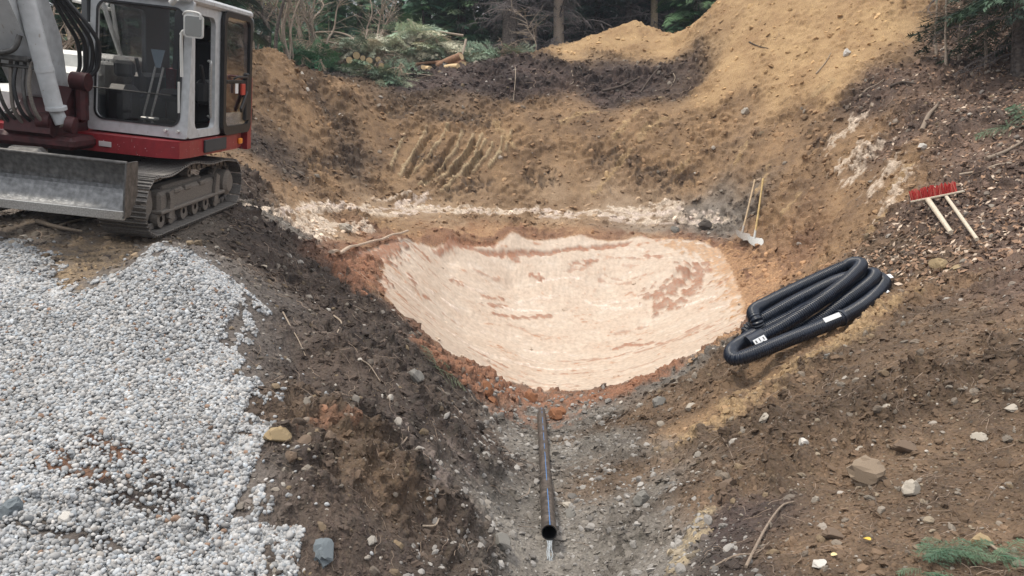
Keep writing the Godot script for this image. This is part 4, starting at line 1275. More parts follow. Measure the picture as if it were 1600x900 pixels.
		var c := Color(v * (.985 + warm), v, v * (1.01 - warm))
		if rng.randf() < .02: c = Color(.25, .16, .11)
		if rng.randf() < .06: c = c * .5
		c.a = 1
		xs.append(Transform3D(lying(p, Vector3(s, s, s), .9), on(p, rng.randf_range(-.006, .034) if g > .1 else .005)))
		ts.append(c)
	print("pebbles ", xs.size())
	tag(copies("gravel", pebble, peb_m, xs, ts), "pale grey washed round gravel heaped in front of the excavator", "gravel", "", "stuff")
	# leaf litter and wood chips
	var leaf := begin()
	tri(leaf, Vector3(-1, 0, 0), Vector3(0, .12, .5), Vector3(0, .1, -.5), Vector3.UP)
	tri(leaf, Vector3(1, .1, 0), Vector3(0, .12, .5), Vector3(0, .1, -.5), Vector3.UP)
	var leaf_m := paint(Color.WHITE, .8)
	leaf_m.vertex_color_use_as_albedo = true
	xs = []
	ts = []
	for k in 9000:
		var d := log_depth(7.5, 19.0)
		var p := Vector2(rng.randf_range(.44, .78) * d, -d)
		var h := soil(p.x, p.y)
		if h.r > .25 or grid_value(6, p.x, p.y) < 1.08: continue
		var s := rng.randf_range(.018, .05)
		var v := rng.randf()
		var c := (Color(.26, .16, .1) if v < .5 else Color(.5, .4, .31) if v < .72 else Color(.12, .08, .06)) * rng.randf_range(.7, 1.2)
		c.a = 1
		xs.append(Transform3D(lying(p, Vector3(s, s, s), 1.1), on(p, .015)))
		ts.append(c)
	tag(copies("leaf_litter", leaf.commit(), leaf_m, xs, ts), "brown leaf litter and pale wood chips on the right slope", "leaf litter", "", "stuff")
	# fine roots and twigs strewn about
	var twig := begin()
	tube(twig, spline([Vector3(-.5, 0, 0), Vector3(-.2, .05, .08), Vector3(.15, .02, -.06), Vector3(.5, .06, .05)], 3), .014, .007, 4, false)
	var wood := paint(Color.WHITE, .8)
	wood.vertex_color_use_as_albedo = true
	xs = []
	ts = []
	for k in 6500:
		var d := log_depth(3.3, 21.8)
		var p := Vector2(rng.randf_range(-.75, .78) * d, -d)
		if grid_value(7, p.x, p.y) > -.1 or grid_value(8, p.x, p.y) > -.02: continue
		var c := soil(p.x, p.y)
		if rng.randf() > (.9 if c.r < .13 else .12): continue
		var s := rng.randf_range(.08, .3) * clampf(d / 9.0, .5, 1.4)
		var b := lying(p, Vector3(s, s, s), .5)
		c = Color(.33, .25, .19).lerp(Color(.1, .075, .06), rng.randf())
		xs.append(Transform3D(b, on(p, .012)))
		ts.append(c)
	tag(copies("twigs", twig.commit(), wood, xs, ts), "thin roots and twigs strewn over the dark soil", "twigs", "", "stuff")

func ground_line(p: Array, lift: float) -> Array:
	var out := []
	for q in p: out.append(on(q, lift))
	return out

func build_pipes():
	var plastic := paint(Color(.02, .021, .024), .38, 0.0, noise_texture(.03, .5, 1.0, 256), 1.4)
	var dusty := paint(Color(.15, .125, .108), .5, 0.0, noise_texture(.03, .25, 1.0, 256), 1.6)
	var a := Vector3(0.264, -0.037, -5.47)
	var b := Vector3(0.4, 0.081, -10.7)
	var t := thing("drain_pipe", "straight black plastic pipe with blue stripes in the trench bottom", "pipe", a)
	var st := begin()
	var dir := (b - a).normalized()
	var side := dir.cross(Vector3.UP).normalized()
	var up := side.cross(dir)
	var dust := PackedVector3Array()
	for k in 25: dust.append((b - a) * k / 24.0)
	tube(st, dust, .055, .055, 28, false)
	part("pipe_wall", st, dusty, t)
	st = begin()
	tube(st, PackedVector3Array([Vector3.ZERO, dir * 1.5, dir * 5.0]), .0485, .0485, 24, false)
	for k in 28:
		var q0 := TAU * k / 28
		var q1 := TAU * (k + 1) / 28
		var c0 := side * cos(q0) + up * sin(q0)
		var c1 := side * cos(q1) + up * sin(q1)
		quad(st, c0 * .0485, c1 * .0485, c1 * .055, c0 * .055, -dir)
	part("pipe_bore", st, plastic, t)
	for ang in [.1, 2.2, -2.0]:
		st = begin()
		for k in 40:
			if rng.randf() < .3 and k > 6: continue
			var l0 := 5.2 * k / 40.0
			var l1 := 5.2 * (k + 1) / 40.0
			var n0: Vector3 = up * cos(ang - .05) + side * sin(ang - .05)
			var n1: Vector3 = up * cos(ang + .05) + side * sin(ang + .05)
			quad(st, dir * l0 + n0 * .0562, dir * l1 + n0 * .0562, dir * l1 + n1 * .0562, dir * l0 + n1 * .0562, n0)
		part("blue_stripe", st, paint(Color(.05, .17, .42), .5), t)
	# the water running from its mouth
	st = begin()
	var w := []
	var base := a - dir * .005 - up * .05
	for k in 9: w.append(base + Vector3(.004 * sin(k * 1.7), -.028 * k - .0005 * k * k, .012 + .008 * k))
	tube(st, spline(w, 4), .009, .006, 8, true, PackedFloat32Array())
	for s in [-.012, .014]:
		var w2 := []
		for k in 8: w2.append(base + Vector3(s * (1 + .1 * k) + .004 * sin(k * 2.3 + s * 90), -.03 * k, .012 + .008 * k))
		tube(st, spline(w2, 4), .004, .004, 6)
	var water := StandardMaterial3D.new()
	water.albedo_color = Color(.92, .95, .97, .4)
	water.roughness = .04
	water.refraction_enabled = true
	water.refraction_scale = .033
	var ws := mesh_node("water_trickle", st.commit(), water)
	tag(ws, "thin trickle of clear water falling from the pipe mouth", "water")
	# coil of corrugated pipe
	var black := paint(Color(.011, .019, .038), .3, 0.0, noise_texture(.02, .6, 1.0, 256), 1.0)
	var c := thing("pipe_coil", "coil of black corrugated pipe lying on the right bank", "pipe coil", Vector3(3.021, 1.372, -7.9))
	var way := [Vector3(2.387, 1.148, -7.72), Vector3(2.541, 1.224, -7.74), Vector3(2.781, 1.344, -7.78), Vector3(3.177, 1.582, -7.88), Vector3(3.513, 1.787, -8.05), Vector3(3.76, 1.935, -8.3), Vector3(3.787, 1.976, -8.5), Vector3(3.712, 1.936, -8.62), Vector3(3.431, 1.814, -8.6), Vector3(3.074, 1.665, -8.5), Vector3(2.742, 1.526, -8.35), Vector3(2.561, 1.456, -8.15), Vector3(2.534, 1.367, -8), Vector3(2.643, 1.265, -8.05), Vector3(3.03, 1.451, -8.1), Vector3(3.519, 1.666, -8.3), Vector3(3.877, 1.833, -8.45), Vector3(3.905, 1.845, -8.3), Vector3(3.78, 1.767, -8.12), Vector3(3.469, 1.588, -7.95), Vector3(3.132, 1.374, -7.85), Vector3(2.806, 1.211, -7.85), Vector3(2.544, 1.138, -7.95), Vector3(2.478, 1.229, -8.1), Vector3(2.525, 1.303, -8.1), Vector3(2.7, 1.403, -8.12), Vector3(3.047, 1.577, -8.2), Vector3(3.54, 1.783, -8.35), Vector3(3.921, 1.841, -8.5), Vector3(4.036, 1.791, -8.4), Vector3(3.916, 1.707, -8.15), Vector3(3.602, 1.543, -7.85), Vector3(3.199, 1.377, -7.62), Vector3(2.663, 1.198, -7.45), Vector3(2.291, 1.071, -7.35), Vector3(2.138, 1.028, -7.35), Vector3(2.132, 1.058, -7.5), Vector3(2.255, 1.114, -7.75), Vector3(2.527, 1.221, -8), Vector3(2.877, 1.379, -8.05)]
	var line := spline(way, 12)
	var even := PackedVector3Array()
	var radii := PackedFloat32Array()
	var run := 0.0
	var want := 0.0
	var k := 0
	var stepl := .0058
	for i in line.size() - 1:
		var seg := line[i].distance_to(line[i + 1])
		while want <= run + seg:
			even.append(line[i].lerp(line[i + 1], (want - run) / seg) - c.position)
			radii.append([.073, .067, .059, .067][k % 4])
			want += stepl
			k += 1
		run += seg
	st = begin()
	tube(st, even, .07, .07, 14, false, radii)
	part("corrugated_pipe", st, black, c)
	print("coil length ", run)
	st = begin()
	var e0 := even[0]
	var ed := (even[4] - even[0]).normalized()
	tube(st, PackedVector3Array([e0 - ed * .02, e0 + ed * .16]), .083, .083, 24, true)
	part("end_sleeve", st, black, c)
	var stick := paint(Color(.62, .64, .66), .4)
	for q in [[Vector3(2.458, 1.169, -7.6), .13, .1, even[20] - even[0]], [Vector3(3.136, 1.411, -7.545), .2, .05, Vector3(3.199, 1.377, -7.62) - Vector3(2.663, 1.198, -7.45)]]:
		var f: Vector3 = q[3].normalized()
		var n := (Vector3(0, .55, 1) - f * Vector3(0, .55, 1).dot(f)).normalized()
		st = begin()
		bx(st, q[0] - c.position, Vector3(q[1], q[2], .006), Basis(f, n.cross(f), n), .001)
		var lab := part("sticker", st, stick, c)
		if q[1] > .15: continue
		st = begin()
		for m in 5: bx(st, q[0] - c.position + f * (m - 2) * q[1] * .16 + n * .0035 + n.cross(f) * [.2, -.25, .22, -.1, .2][m] * q[2], Vector3(q[1] * [.11, .2, .06, .14, .08][m], q[2] * [.3, .2, .4, .16, .3][m], .002), Basis(f, n.cross(f), n), .0003)
		part("print", st, plastic, lab)
	st = begin()
	var cf := (Vector3(3.602, 1.543, -7.85) - Vector3(3.199, 1.377, -7.62)).normalized()
	tube(st, PackedVector3Array([Vector3(3.258, 1.398, -7.655) - c.position - cf * .01, Vector3(3.258, 1.398, -7.655) - c.position + cf * .02]), .086, .086, 24)
	part("coupling", st, black, c)
	for q in [Vector3(4.081, 1.825, -8.35), Vector3(3.895, 1.667, -8.05)]:
		st = begin()
		bx(st, q - c.position, Vector3(.1, .06, .012), Basis(Vector3(.2, 1, .3).normalized(), .4) * Basis(Vector3.RIGHT, -.9), .003)
		part("tie_tag", st, paint(Color(.8, .82, .84), .5), c)

func build_tools():
	var ash := paint(Color(.5, .37, .23), .6, 0.0, noise_texture(.02, .75, 1.05, 256), 3.0)
	var ash2 := paint(Color(.56, .4, .17), .55, 0.0, noise_texture(.02, .75, 1.05, 256), 3.0)
	var pale := paint(Color(.6, .53, .42), .6, 0.0, noise_texture(.02, .8, 1.05, 256), 3.0)
	var tin := paint(Color(.45, .41, .37), .55, .1, noise_texture(.03, .6, 1.0, 256), 5.0)
	var tin2 := paint(Color(.55, .55, .53), .45, .1, noise_texture(.03, .8, 1.0, 256), 5.0)
	for s in [[Vector2(4.418, -14.888), Vector3(.42, 1.22, -.45), ash, tin, "shovel with dusty brown blade and reddish handle, left of the two on the bank"], [Vector2(4.48, -14.259), Vector3(.3, 1.3, -.35), ash2, tin2, "shovel with clean pale blade and yellow handle, right of the two on the bank"]]:
		var at := on(s[0], .02)
		var t := thing("shovel", s[4], "shovel", at, "shovels stuck in the bank")
		var dir: Vector3 = s[1].normalized()
		var st := begin()
		tube(st, spline([dir * .26, dir * .7 + Vector3(0, 0, .012), dir * 1.36], 4), .019, .017, 10)
		rod(st, dir * 1.33, dir * 1.4, .021, 10)
		part("handle", st, s[2], t)
		st = begin()
		rod(st, dir * .16, dir * .36, .026, 10, .02)
		part("socket", st, s[3], t)
		st = begin()
		var side := dir.cross(Vector3(0, 0, 1)).normalized()
		var n := side.cross(dir).normalized()
		var bl := (n * .55 - dir * .8).normalized()
		var prev := []
		for i in 9:
			var q := i / 8.0
			var wdt := .15 * (1.0 if q < .5 else sqrt(maxf(0.02, 1 - pow((q - .5) * 2, 2.2))))
			if q < .12: wdt = .13
			var ring := []
			for j in 7:
				var u := j / 3.0 - 1.0
				ring.append(dir * .2 + bl * q * .32 + side * u * wdt + n * .035 * u * u)
			if i:
				for j in 6:
					quad(st, prev[j], prev[j + 1], ring[j + 1], ring[j], n)
					quad(st, prev[j] - n * .003, prev[j + 1] - n * .003, ring[j + 1] - n * .003, ring[j] - n * .003, -n)
			prev = ring
		part("blade", st, s[3], t)
	# street broom lying on the slope, bristles up
	var l := on(Vector2(5.331, -10.196), .08)
	var r := on(Vector2(5.716, -9.739), .08)
	var t2 := thing("broom", "red bristled street broom lying with its head on the right slope", "broom", (l + r) / 2)
	var ax := (r - l).normalized()
	var len := l.distance_to(r)
	var upn := (Vector3(0, 1, .15) - ax * Vector3(0, 1, .15).dot(ax)).normalized()
	var fw := ax.cross(upn)
	var st2 := begin()
	bx(st2, Vector3(0, 0, 0), Vector3(len, .03, .08), Basis(ax, upn, fw), .008)
	part("head_block", st2, pale, t2)
	st2 = begin()
	var dusty_b := begin()
	for i in 30:
		for j in 5:
			var o := ax * ((i + .5) / 34.0 - .5) * len * .98 + fw * (j - 2) * .016 + upn * .012
			var lean := ax * rng.randf_range(-.018, .018) + fw * rng.randf_range(-.02, .02) + upn * rng.randf_range(.095, .15)
			rod(st2 if rng.randf() < .75 else dusty_b, o, o + lean, .0055, 5, .007)
	var redb := paint(Color(.42, .03, .025), .6)
	part("bristles", st2, redb, t2)
	part("bristles", dusty_b, paint(Color(.5, .12, .09), .7), t2)
	st2 = begin()
	var h1 := on(Vector2(4.972, -8.745), .12)
	rod(st2, ax * len * -.18 - upn * .01, h1 - t2.position, .034, 12, .026)
	part("handle", st2, pale, t2)
	st2 = begin()
	var q0 := t2.position + ax * len * .12 + Vector3(0, -.03, .07)
	var q1 := on(Vector2(4.889, -8.101), .11)
	rod(st2, Vector3.ZERO, q1 - q0, .022, 10, .02)
	var o2 := thing("wooden_pole", "thin pale wooden pole lying beside the broom handle", "pole", q0)
	part("shaft", st2, pale, o2)
	# bent batten on the left rim of the bowl
	st2 = begin()
	var bat := ground_line([Vector2(-2.355, -9.839), Vector2(-2.515, -10.883), Vector2(-2.523, -11.324), Vector2(-2.514, -11.813), Vector2(-2.472, -12.187), Vector2(-2.477, -12.954), Vector2(-2.404, -13.387), Vector2(-2.301, -13.706), Vector2(-2.182, -13.961), Vector2(-2.047, -14.15), Vector2(-1.988, -14.586)], .1)
	tube(st2, spline(bat, 6), .045, .035, 8, true, PackedFloat32Array(), .5)
	tag(mesh_node("batten", st2.commit(), paint(Color(.55, .43, .33), .7, 0.0, noise_texture(.03, .7, 1.05, 256), 3.0)), "long pale bent wooden batten along the left rim of the clay bowl", "batten")

func build_rocks():
	var kinds := []
	for k in 5: kinds.append(lump_mesh(60 + k, 10, 14, Vector3(1, .68, .82), .45, 7 + k))
	var tex := noise_texture(.03, .6, 1.12, 512)
	var nm := normal_texture(.03, 6.0, 512)
	var cols := {"grey": Color(.24, .23, .21), "ochre": Color(.4, .3, .17), "brown": Color(.19, .135, .095), "pale": Color(.5, .45, .38), "white": Color(.68, .65, .6), "blue": Color(.17, .2, .22), "rust": Color(.3, .13, .06), "block": Color(.3, .23, .165), "dark": Color(.09, .075, .065)}
	var mats := {}
	for c in cols: mats[c] = paint(cols[c], .9, 0.0, tex, 2.5, nm, 1.0)
	var list := [
		[642, 602, 22, "grey", 0, "flat grey slab of rock halfway down the left trench slope"],
		[436, 684, 20, "ochre", 1, "large tan rock at the gravel's edge on the left slope"],
		[478, 690, 14, "brown", 2, "brown angular rock right of the tan rock on the left slope"],
		[508, 702, 13, "brown", 3, "flat brown rock below the rust coloured patch"],
		[456, 728, 15, "brown", 4, "dull brown rock half sunk beneath the tan rock"],
		[18, 805, 24, "blue", 0, "bluish grey boulder in the gravel at the left edge"],
		[508, 868, 24, "blue", 1, "bluish dark boulder where the gravel ends at the bottom"],
		[104, 815, 14, "white", 2, "white cobble on the dark patch in the gravel"],
		[1350, 752, 38, "block", 3, "big brown block of rock on the lower right slope"],
		[1424, 772, 19, "pale", 0, "rounded pale boulder right of the big brown block"],
		[1418, 708, 18, "brown", 1, "dark rounded rock above the pale boulder"],
		[1465, 420, 20, "ochre", 4, "yellow ochre rock on the crest near the broom"],
		[1490, 425, 15, "ochre", 2, "smaller ochre rock just right of the yellow one"],
		[1514, 420, 11, "brown", 3, "brown rock at the right end of the crest stones"],
		[1258, 705, 12, "white", 4, "upright white stone in the middle of the right slope"],
		[1200, 668, 12, "pale", 2, "pale stone left of the upright white stone"],
		[1262, 664, 10, "brown", 0, "grey brown cobble above the upright white stone"],
		[1303, 840, 17, "brown", 1, "brown rock near the bottom right of the yellow leaf"],
		[1534, 852, 19, "ochre", 3, "pitted tan rock behind the green spruce twig"],
		[1280, 886, 14, "white", 2, "flat white stone at the bottom edge"],
		[1388, 650, 14, "pale", 4, "flat pale slab high on the right slope"],
		[1340, 695, 11, "pale", 0, "light cobble above the big brown block"],
		[1135, 768, 20, "brown", 2, "long brown rock by the top of the trench edge"],
		[1300, 567, 10, "grey", 1, "grey stone below the pipe coil"],
		[1218, 528 , 11, "ochre", 3, "tan stone against the lowest turn of the coil"],
		[780, 855, 19, "grey", 4, "flat grey rock in the trench left of the pipe mouth"],
		[1002, 785, 17, "grey", 0, "grey rock low in the right trench wall"],
		[890, 805, 11, "grey", 1, "grey stone close beside the pipe near its mouth"],
		[886, 790, 10, "pale", 2, "pale stone just above the grey one by the pipe"],
		[826, 633, 16, "rust", 3, "rust red clod left of the pipe's upper end"],
		[868, 656, 15, "rust", 0, "rust red clod right of the pipe below its upper end"],
		[876, 648, 12, "rust", 4, "smaller rust red clod touching the one beside the pipe"],
		[755, 618, 13, "rust", 1, "rust red lump on the left of the clay spill"],
		[770, 634, 12, "rust", 2, "rust red lump nearest the trench on the left"],
		[745, 676, 14, "dark", 3, "dark angular rock at the foot of the left slope"],
		[1080, 640, 10, "pale", 4, "pale stone at the top of the right trench slope"],
		[1030, 635, 14, "grey", 0, "grey cobble cluster stone right of the trench head"],
		[1530, 690, 12, "pale", 1, "pale flat stone far right of the slope"],
		[1580, 645, 11, "pale", 2, "whitish stone at the right edge of the slope"],
		[1440, 235, 9, "white", 3, "white stone in the leaf litter above the broom"],
		[1322, 87, 9, "white", 4, "pale flat stone on the big sandy heap"],
		[1165, 178, 8, "pale", 0, "small pale stone on the tan bank below the heap"],
		[540, 362, 12, "pale", 1, "white lump of marl on the bench left of the bowl"],
		[1100, 356, 14, "dark", 3, "dark rock at the foot of the bank behind the bowl"],
		[1055, 362, 10, "grey", 4, "grey rock on the bench behind the bowl"],
	]
	for q in list:
		var p: Vector2 = q[6] if q.size() > 6 else rock_at[list.find(q)]
		var s: float = q[2] / 1203.0 * -p.y
		var o := mesh_node("rock", kinds[q[4]], mats[q[3]])
		o.transform = Transform3D(lying(p, Vector3.ONE * s, .3), on(p, s * .3))
		tag(o, q[5], "rock", "rocks lying on the dug slopes")
	# a yellow leaf, a green spruce twig, a tuft of moss
	var st := begin()
	for k in 8:
		var a := PI * k / 8 - PI / 2
		var b := PI * (k + 1) / 8 - PI / 2
		for s in [-1, 1]:
			tri(st, Vector3.ZERO + Vector3(0, .01, 0), Vector3(s * .028 * cos(a), .012 * absf(cos(a)), .045 * sin(a)), Vector3(s * .028 * cos(b), .012 * absf(cos(b)), .045 * sin(b)), Vector3.UP)
	var lf := mesh_node("fallen_leaf", st.commit(), paint(Color(.6, .4, .06), .6))
	lf.transform = Transform3D(lying(Vector2(1.771, -3.839), Vector3.ONE * .55, .2), on(Vector2(1.771, -3.839), .02))
	tag(lf, "yellow fallen leaf on the soil near the bottom right", "leaf")
	lf = mesh_node("fallen_leaf", st.commit(), paint(Color(.6, .5, .25), .6))
	lf.transform = Transform3D(lying(Vector2(1.572, -3.759), Vector3.ONE * .4, .2), on(Vector2(1.572, -3.759), .02))
	tag(lf, "pale straw coloured leaf below the yellow one", "leaf")

# where each rock of the list lies
var rock_at = [Vector2(-0.889, -6.766), Vector2(-1.42, -4.693), Vector2(-1.264, -4.721), Vector2(-1.146, -4.721), Vector2(-1.274, -4.456), Vector2(-2.524, -3.883), Vector2(-0.972, -4.005), Vector2(-2.25, -3.889), Vector2(2.082, -4.554), Vector2(2.204, -4.25), Vector2(2.399, -4.669), Vector2(4.467, -8.081), Vector2(4.472, -7.797), Vector2(4.565, -7.691), Vector2(1.99, -5.226), Vector2(2.019, -6.074), Vector2(2.177, -5.669), Vector2(1.666, -3.985), Vector2(2.222, -3.641), Vector2(1.485, -3.722), Vector2(2.534, -5.185), Vector2(2.245, -5), Vector2(1.404, -5.042), Vector2(2.779, -6.685), Vector2(2.85, -8.202), Vector2(-0.088, -5.279), Vector2(0.999, -5.948), Vector2(0.458, -6.121), Vector2(0.454, -6.35), Vector2(0.23, -10.632), Vector2(0.552, -9.768), Vector2(0.627, -9.93), Vector2(-0.362, -9.672), Vector2(-0.239, -9.593), Vector2(-0.331, -7.236), Vector2(1.763, -7.576), Vector2(1.609, -8.414), Vector2(2.706, -4.46), Vector2(2.952, -4.553), Vector2(6.491, -12.2), Vector2(7.242, -16.69), Vector2(5.296, -17.455), Vector2(-2.925, -13.533), Vector2(3.96, -15.878), Vector2(3.362, -15.861)]

func build_roots():
	var bark := paint(Color(.3, .235, .18), .85, 0.0, noise_texture(.04, .6, 1.1, 256), 8.0)
	var pale := paint(Color(.42, .34, .26), .85, 0.0, noise_texture(.04, .6, 1.1, 256), 8.0)
	var dark := paint(Color(.1, .075, .06), .9, 0.0, noise_texture(.04, .6, 1.1, 256), 8.0)
	for s in [
		[[Vector2(6.749, -12.687), Vector2(7.018, -12.95), Vector2(7.271, -13.213), Vector2(7.344, -13.227)], .05, bark, "forked pale root sticking out of the leaf litter"],
		[[Vector2(5.989, -10.293), Vector2(6.203, -10.223), Vector2(6.396, -10.124), Vector2(6.528, -10.068)], .022, pale, "long straight stick lying above the broom"],
		[[Vector2(1.183, -3.899), Vector2(1.414, -4.307), Vector2(1.564, -4.478), Vector2(1.65, -4.511)], .011, bark, "thick brown root running down to the bottom edge"],
		[[Vector2(1.043, -4.048), Vector2(1.176, -4.041), Vector2(1.272, -4.026), Vector2(1.374, -4.133)], .007, bark, "brown root joining the thick one at the bottom"],
		[[Vector2(3.301, -19.856), Vector2(3.722, -20.354), Vector2(4.161, -20.858)], .03, dark, "thick dark root slanting down the topsoil band"],
		[[Vector2(2.356, -20.242), Vector2(2.873, -20.327), Vector2(3.385, -20.361)], .05, dark, "black root stump lying in the topsoil band"],
		[[Vector2(1.618, -20.934), Vector2(1.644, -20.602), Vector2(1.527, -20.408)], .016, pale, "short white root dangling under the tan heap"],
		[[Vector2(0.088, -21.272), Vector2(0.103, -20.701), Vector2(0.033, -19.666)], .014, pale, "long pale root hanging at the left of the topsoil band"],
		[[Vector2(0.666, -21.084), Vector2(0.613, -20.479), Vector2(0.686, -19.64)], .014, pale, "pale kinked root hanging in the middle of the topsoil band"],
		[[Vector2(4.236, -20.386), Vector2(4.272, -20.152), Vector2(4.11, -19.936)], .014, pale, "pale root hanging below the big heap"],
		[[Vector2(6.759, -14.919), Vector2(6.939, -15.041), Vector2(7.107, -14.998), Vector2(7.277, -15.093)], .03, bark, "bent root at the top of the right bank"],
		[[Vector2(6.637, -16.809), Vector2(6.88, -16.892), Vector2(7.058, -17.051)], .016, pale, "straight stick lying on the big sandy heap"],
		[[Vector2(5.864, -19.066), Vector2(5.99, -18.717), Vector2(6.139, -18.462)], .02, dark, "dark curved stick on the left of the sandy heap"],
		[[Vector2(7.137, -14.552), Vector2(7.315, -14.427), Vector2(7.432, -14.191)], .04, dark, "dark stump end at the top of the right bank"],
		[[Vector2(-3.508, -21.103), Vector2(-2.872, -21.596), Vector2(-2.148, -21.533)], .03, pale, "long pale branch lying along the top of the left topsoil"],
		[[Vector2(7.512, -11.89), Vector2(7.395, -11.405), Vector2(7.434, -11.179)], .04, dark, "dark root loop at the right edge"],
		[[Vector2(6.581, -10.698), Vector2(6.883, -10.754), Vector2(7.189, -10.811)], .04, bark, "mossy root lying across the right edge"],
		[[Vector2(-1.855, -6.2), Vector2(-1.75, -6.101), Vector2(-1.655, -5.998), Vector2(-1.569, -5.897)], .008, pale, "fine pale root on the dark left slope"],
		[[Vector2(-1.653, -7.1), Vector2(-1.532, -6.826), Vector2(-1.454, -6.405), Vector2(-1.391, -6.435)], .01, pale, "wavy white root in the middle of the left slope"],
		[[Vector2(-1.204, -6.086), Vector2(-1.142, -6.107), Vector2(-1.033, -6.059)], .008, pale, "thin white root low on the left slope"],
		[[Vector2(-0.787, -5.26), Vector2(-0.758, -5.528), Vector2(-0.774, -5.712)], .01, bark, "forked root sticking out near the trench"],
		[[Vector2(-0.557, -4.789), Vector2(-0.503, -4.844), Vector2(-0.48, -4.935)], .01, pale, "pale hooked root near the trench bottom"],
		[[Vector2(2.262, -3.444), Vector2(2.243, -3.551), Vector2(2.241, -3.643)], .012, pale, "pale stick at the bottom right corner"],
		[[Vector2(1.648, -6.395), Vector2(1.745, -6.363), Vector2(1.572, -5.403)], .006, bark, "hair thin root curling above the trench edge"],
		[[Vector2(-4.577, -7.441), Vector2(-4.286, -7.314), Vector2(-4.063, -7.294)], .03, pale, "broken stick lying under the dozer blade"],
		[[Vector2(-4.354, -7.326), Vector2(-4.322, -7.647), Vector2(-4.269, -7.841)], .02, pale, "splintered branch behind the dozer blade"],
	]:
		var l := ground_line(s[0], s[1] * .9 + .01)
		var st := begin()
		tube(st, spline(l, 6), s[1] * .85, s[1] * .4, 8)
		tag(mesh_node("root", st.commit(), s[2]), s[3], "root", "roots and sticks on the slopes")

# ------------------------------------------------------------------ the forest
func bough_mesh(twigs: int, blade: float, droop: float, seed_: int, needles := 5) -> ArrayMesh:   # a spray one metre long along +x
	var r := RandomNumberGenerator.new()
	r.seed = seed_
	var st := begin()
	var p := PackedVector3Array()
	for k in 6:
		var q := k / 5.0
		p.append(Vector3(q, .08 * sin(q * 2.5) - droop * q * q, .03 * sin(q * 5 + seed_)))
	tube(st, p, .012, .003, 3, false)
	for k in twigs:
		var q := (k + .6) / (twigs + .2)
		var a := Vector3(q, .08 * sin(q * 2.5) - droop * q * q, .03 * sin(q * 5 + seed_))
		for s in [-1.0, 1.0]:
			var l := (.42 * (1 - q) + .12) * r.randf_range(.7, 1.2)
			var d := Vector3(r.randf_range(.5, .9), r.randf_range(-.55, -.05), s * r.randf_range(.6, 1.0)).normalized()
			var side := d.cross(Vector3.UP).normalized()
			for m in needles:
				var f0 := float(m) / needles
				var b := a + d * l * f0 + Vector3(0, -.1 * f0 * f0 * l, 0)
				for e in [-1.0, 1.0]:
					var tip: Vector3 = b + d * l * .3 + side * e * blade * r.randf_range(1.2, 2.4) + Vector3(0, r.randf_range(-.05, .02), 0)
					tri(st, b - d * .012, b + d * .02, tip, Vector3.UP)
	return st.commit()

func twig_mesh(seed_: int) -> ArrayMesh:   # a bare dead branch one metre long
	var r := RandomNumberGenerator.new()
	r.seed = seed_
	var st := begin()
	var p := PackedVector3Array()
	for k in 7:
		var q := k / 6.0
		p.append(Vector3(q, -.3 * q * q + .04 * sin(q * 6 + seed_), .05 * sin(q * 4 + seed_ * 2.0)))
	tube(st, p, .011, .003, 4, false)
	for k in 14:
		var q := .15 + .85 * k / 14.0
		var a := Vector3(q, -.3 * q * q, .05 * sin(q * 4 + seed_ * 2.0))
		var d := Vector3(r.randf_range(.3, .9), r.randf_range(-.9, .1), r.randf_range(-1, 1)).normalized() * r.randf_range(.15, .45) * (1.15 - q)
		tube(st, PackedVector3Array([a, a + d * .5 + Vector3(0, .01, 0), a + d + Vector3(0, -.04, 0)]), .005, .0016, 3, false)
		for m in 2:
			var b := a + d * r.randf_range(.3, .9)
			tube(st, PackedVector3Array([b, b + Vector3(r.randf_range(-.1, .15), r.randf_range(-.16, .02), r.randf_range(-.1, .1))]), .003, .001, 3, false)
	return st.commit()

var bough: Array
var dead: Array
var bark_m: Material
var bark_pale: Material
var green_m: Material
var dead_m: Material

func trunk_mesh(h: float, r: float, seed_: int, bend := .15) -> ArrayMesh:
	var q := RandomNumberGenerator.new()
	q.seed = seed_
	var p := []
	var rad := PackedFloat32Array()
	for k in 9: p.append(Vector3(q.randfn() * bend * .3 * (k / 8.0), h * k / 8.0 - .3, q.randfn() * bend * .3 * (k / 8.0)))
	var line := spline(p, 4)
	for k in line.size():
		var t := float(k) / (line.size() - 1)
		rad.append(r * (1 - .85 * t) * (1.0 + .5 * exp(-t * h * 2.2)))
	var st := begin()
	tube(st, line, r, r, 14, true, rad)
	return st.commit()

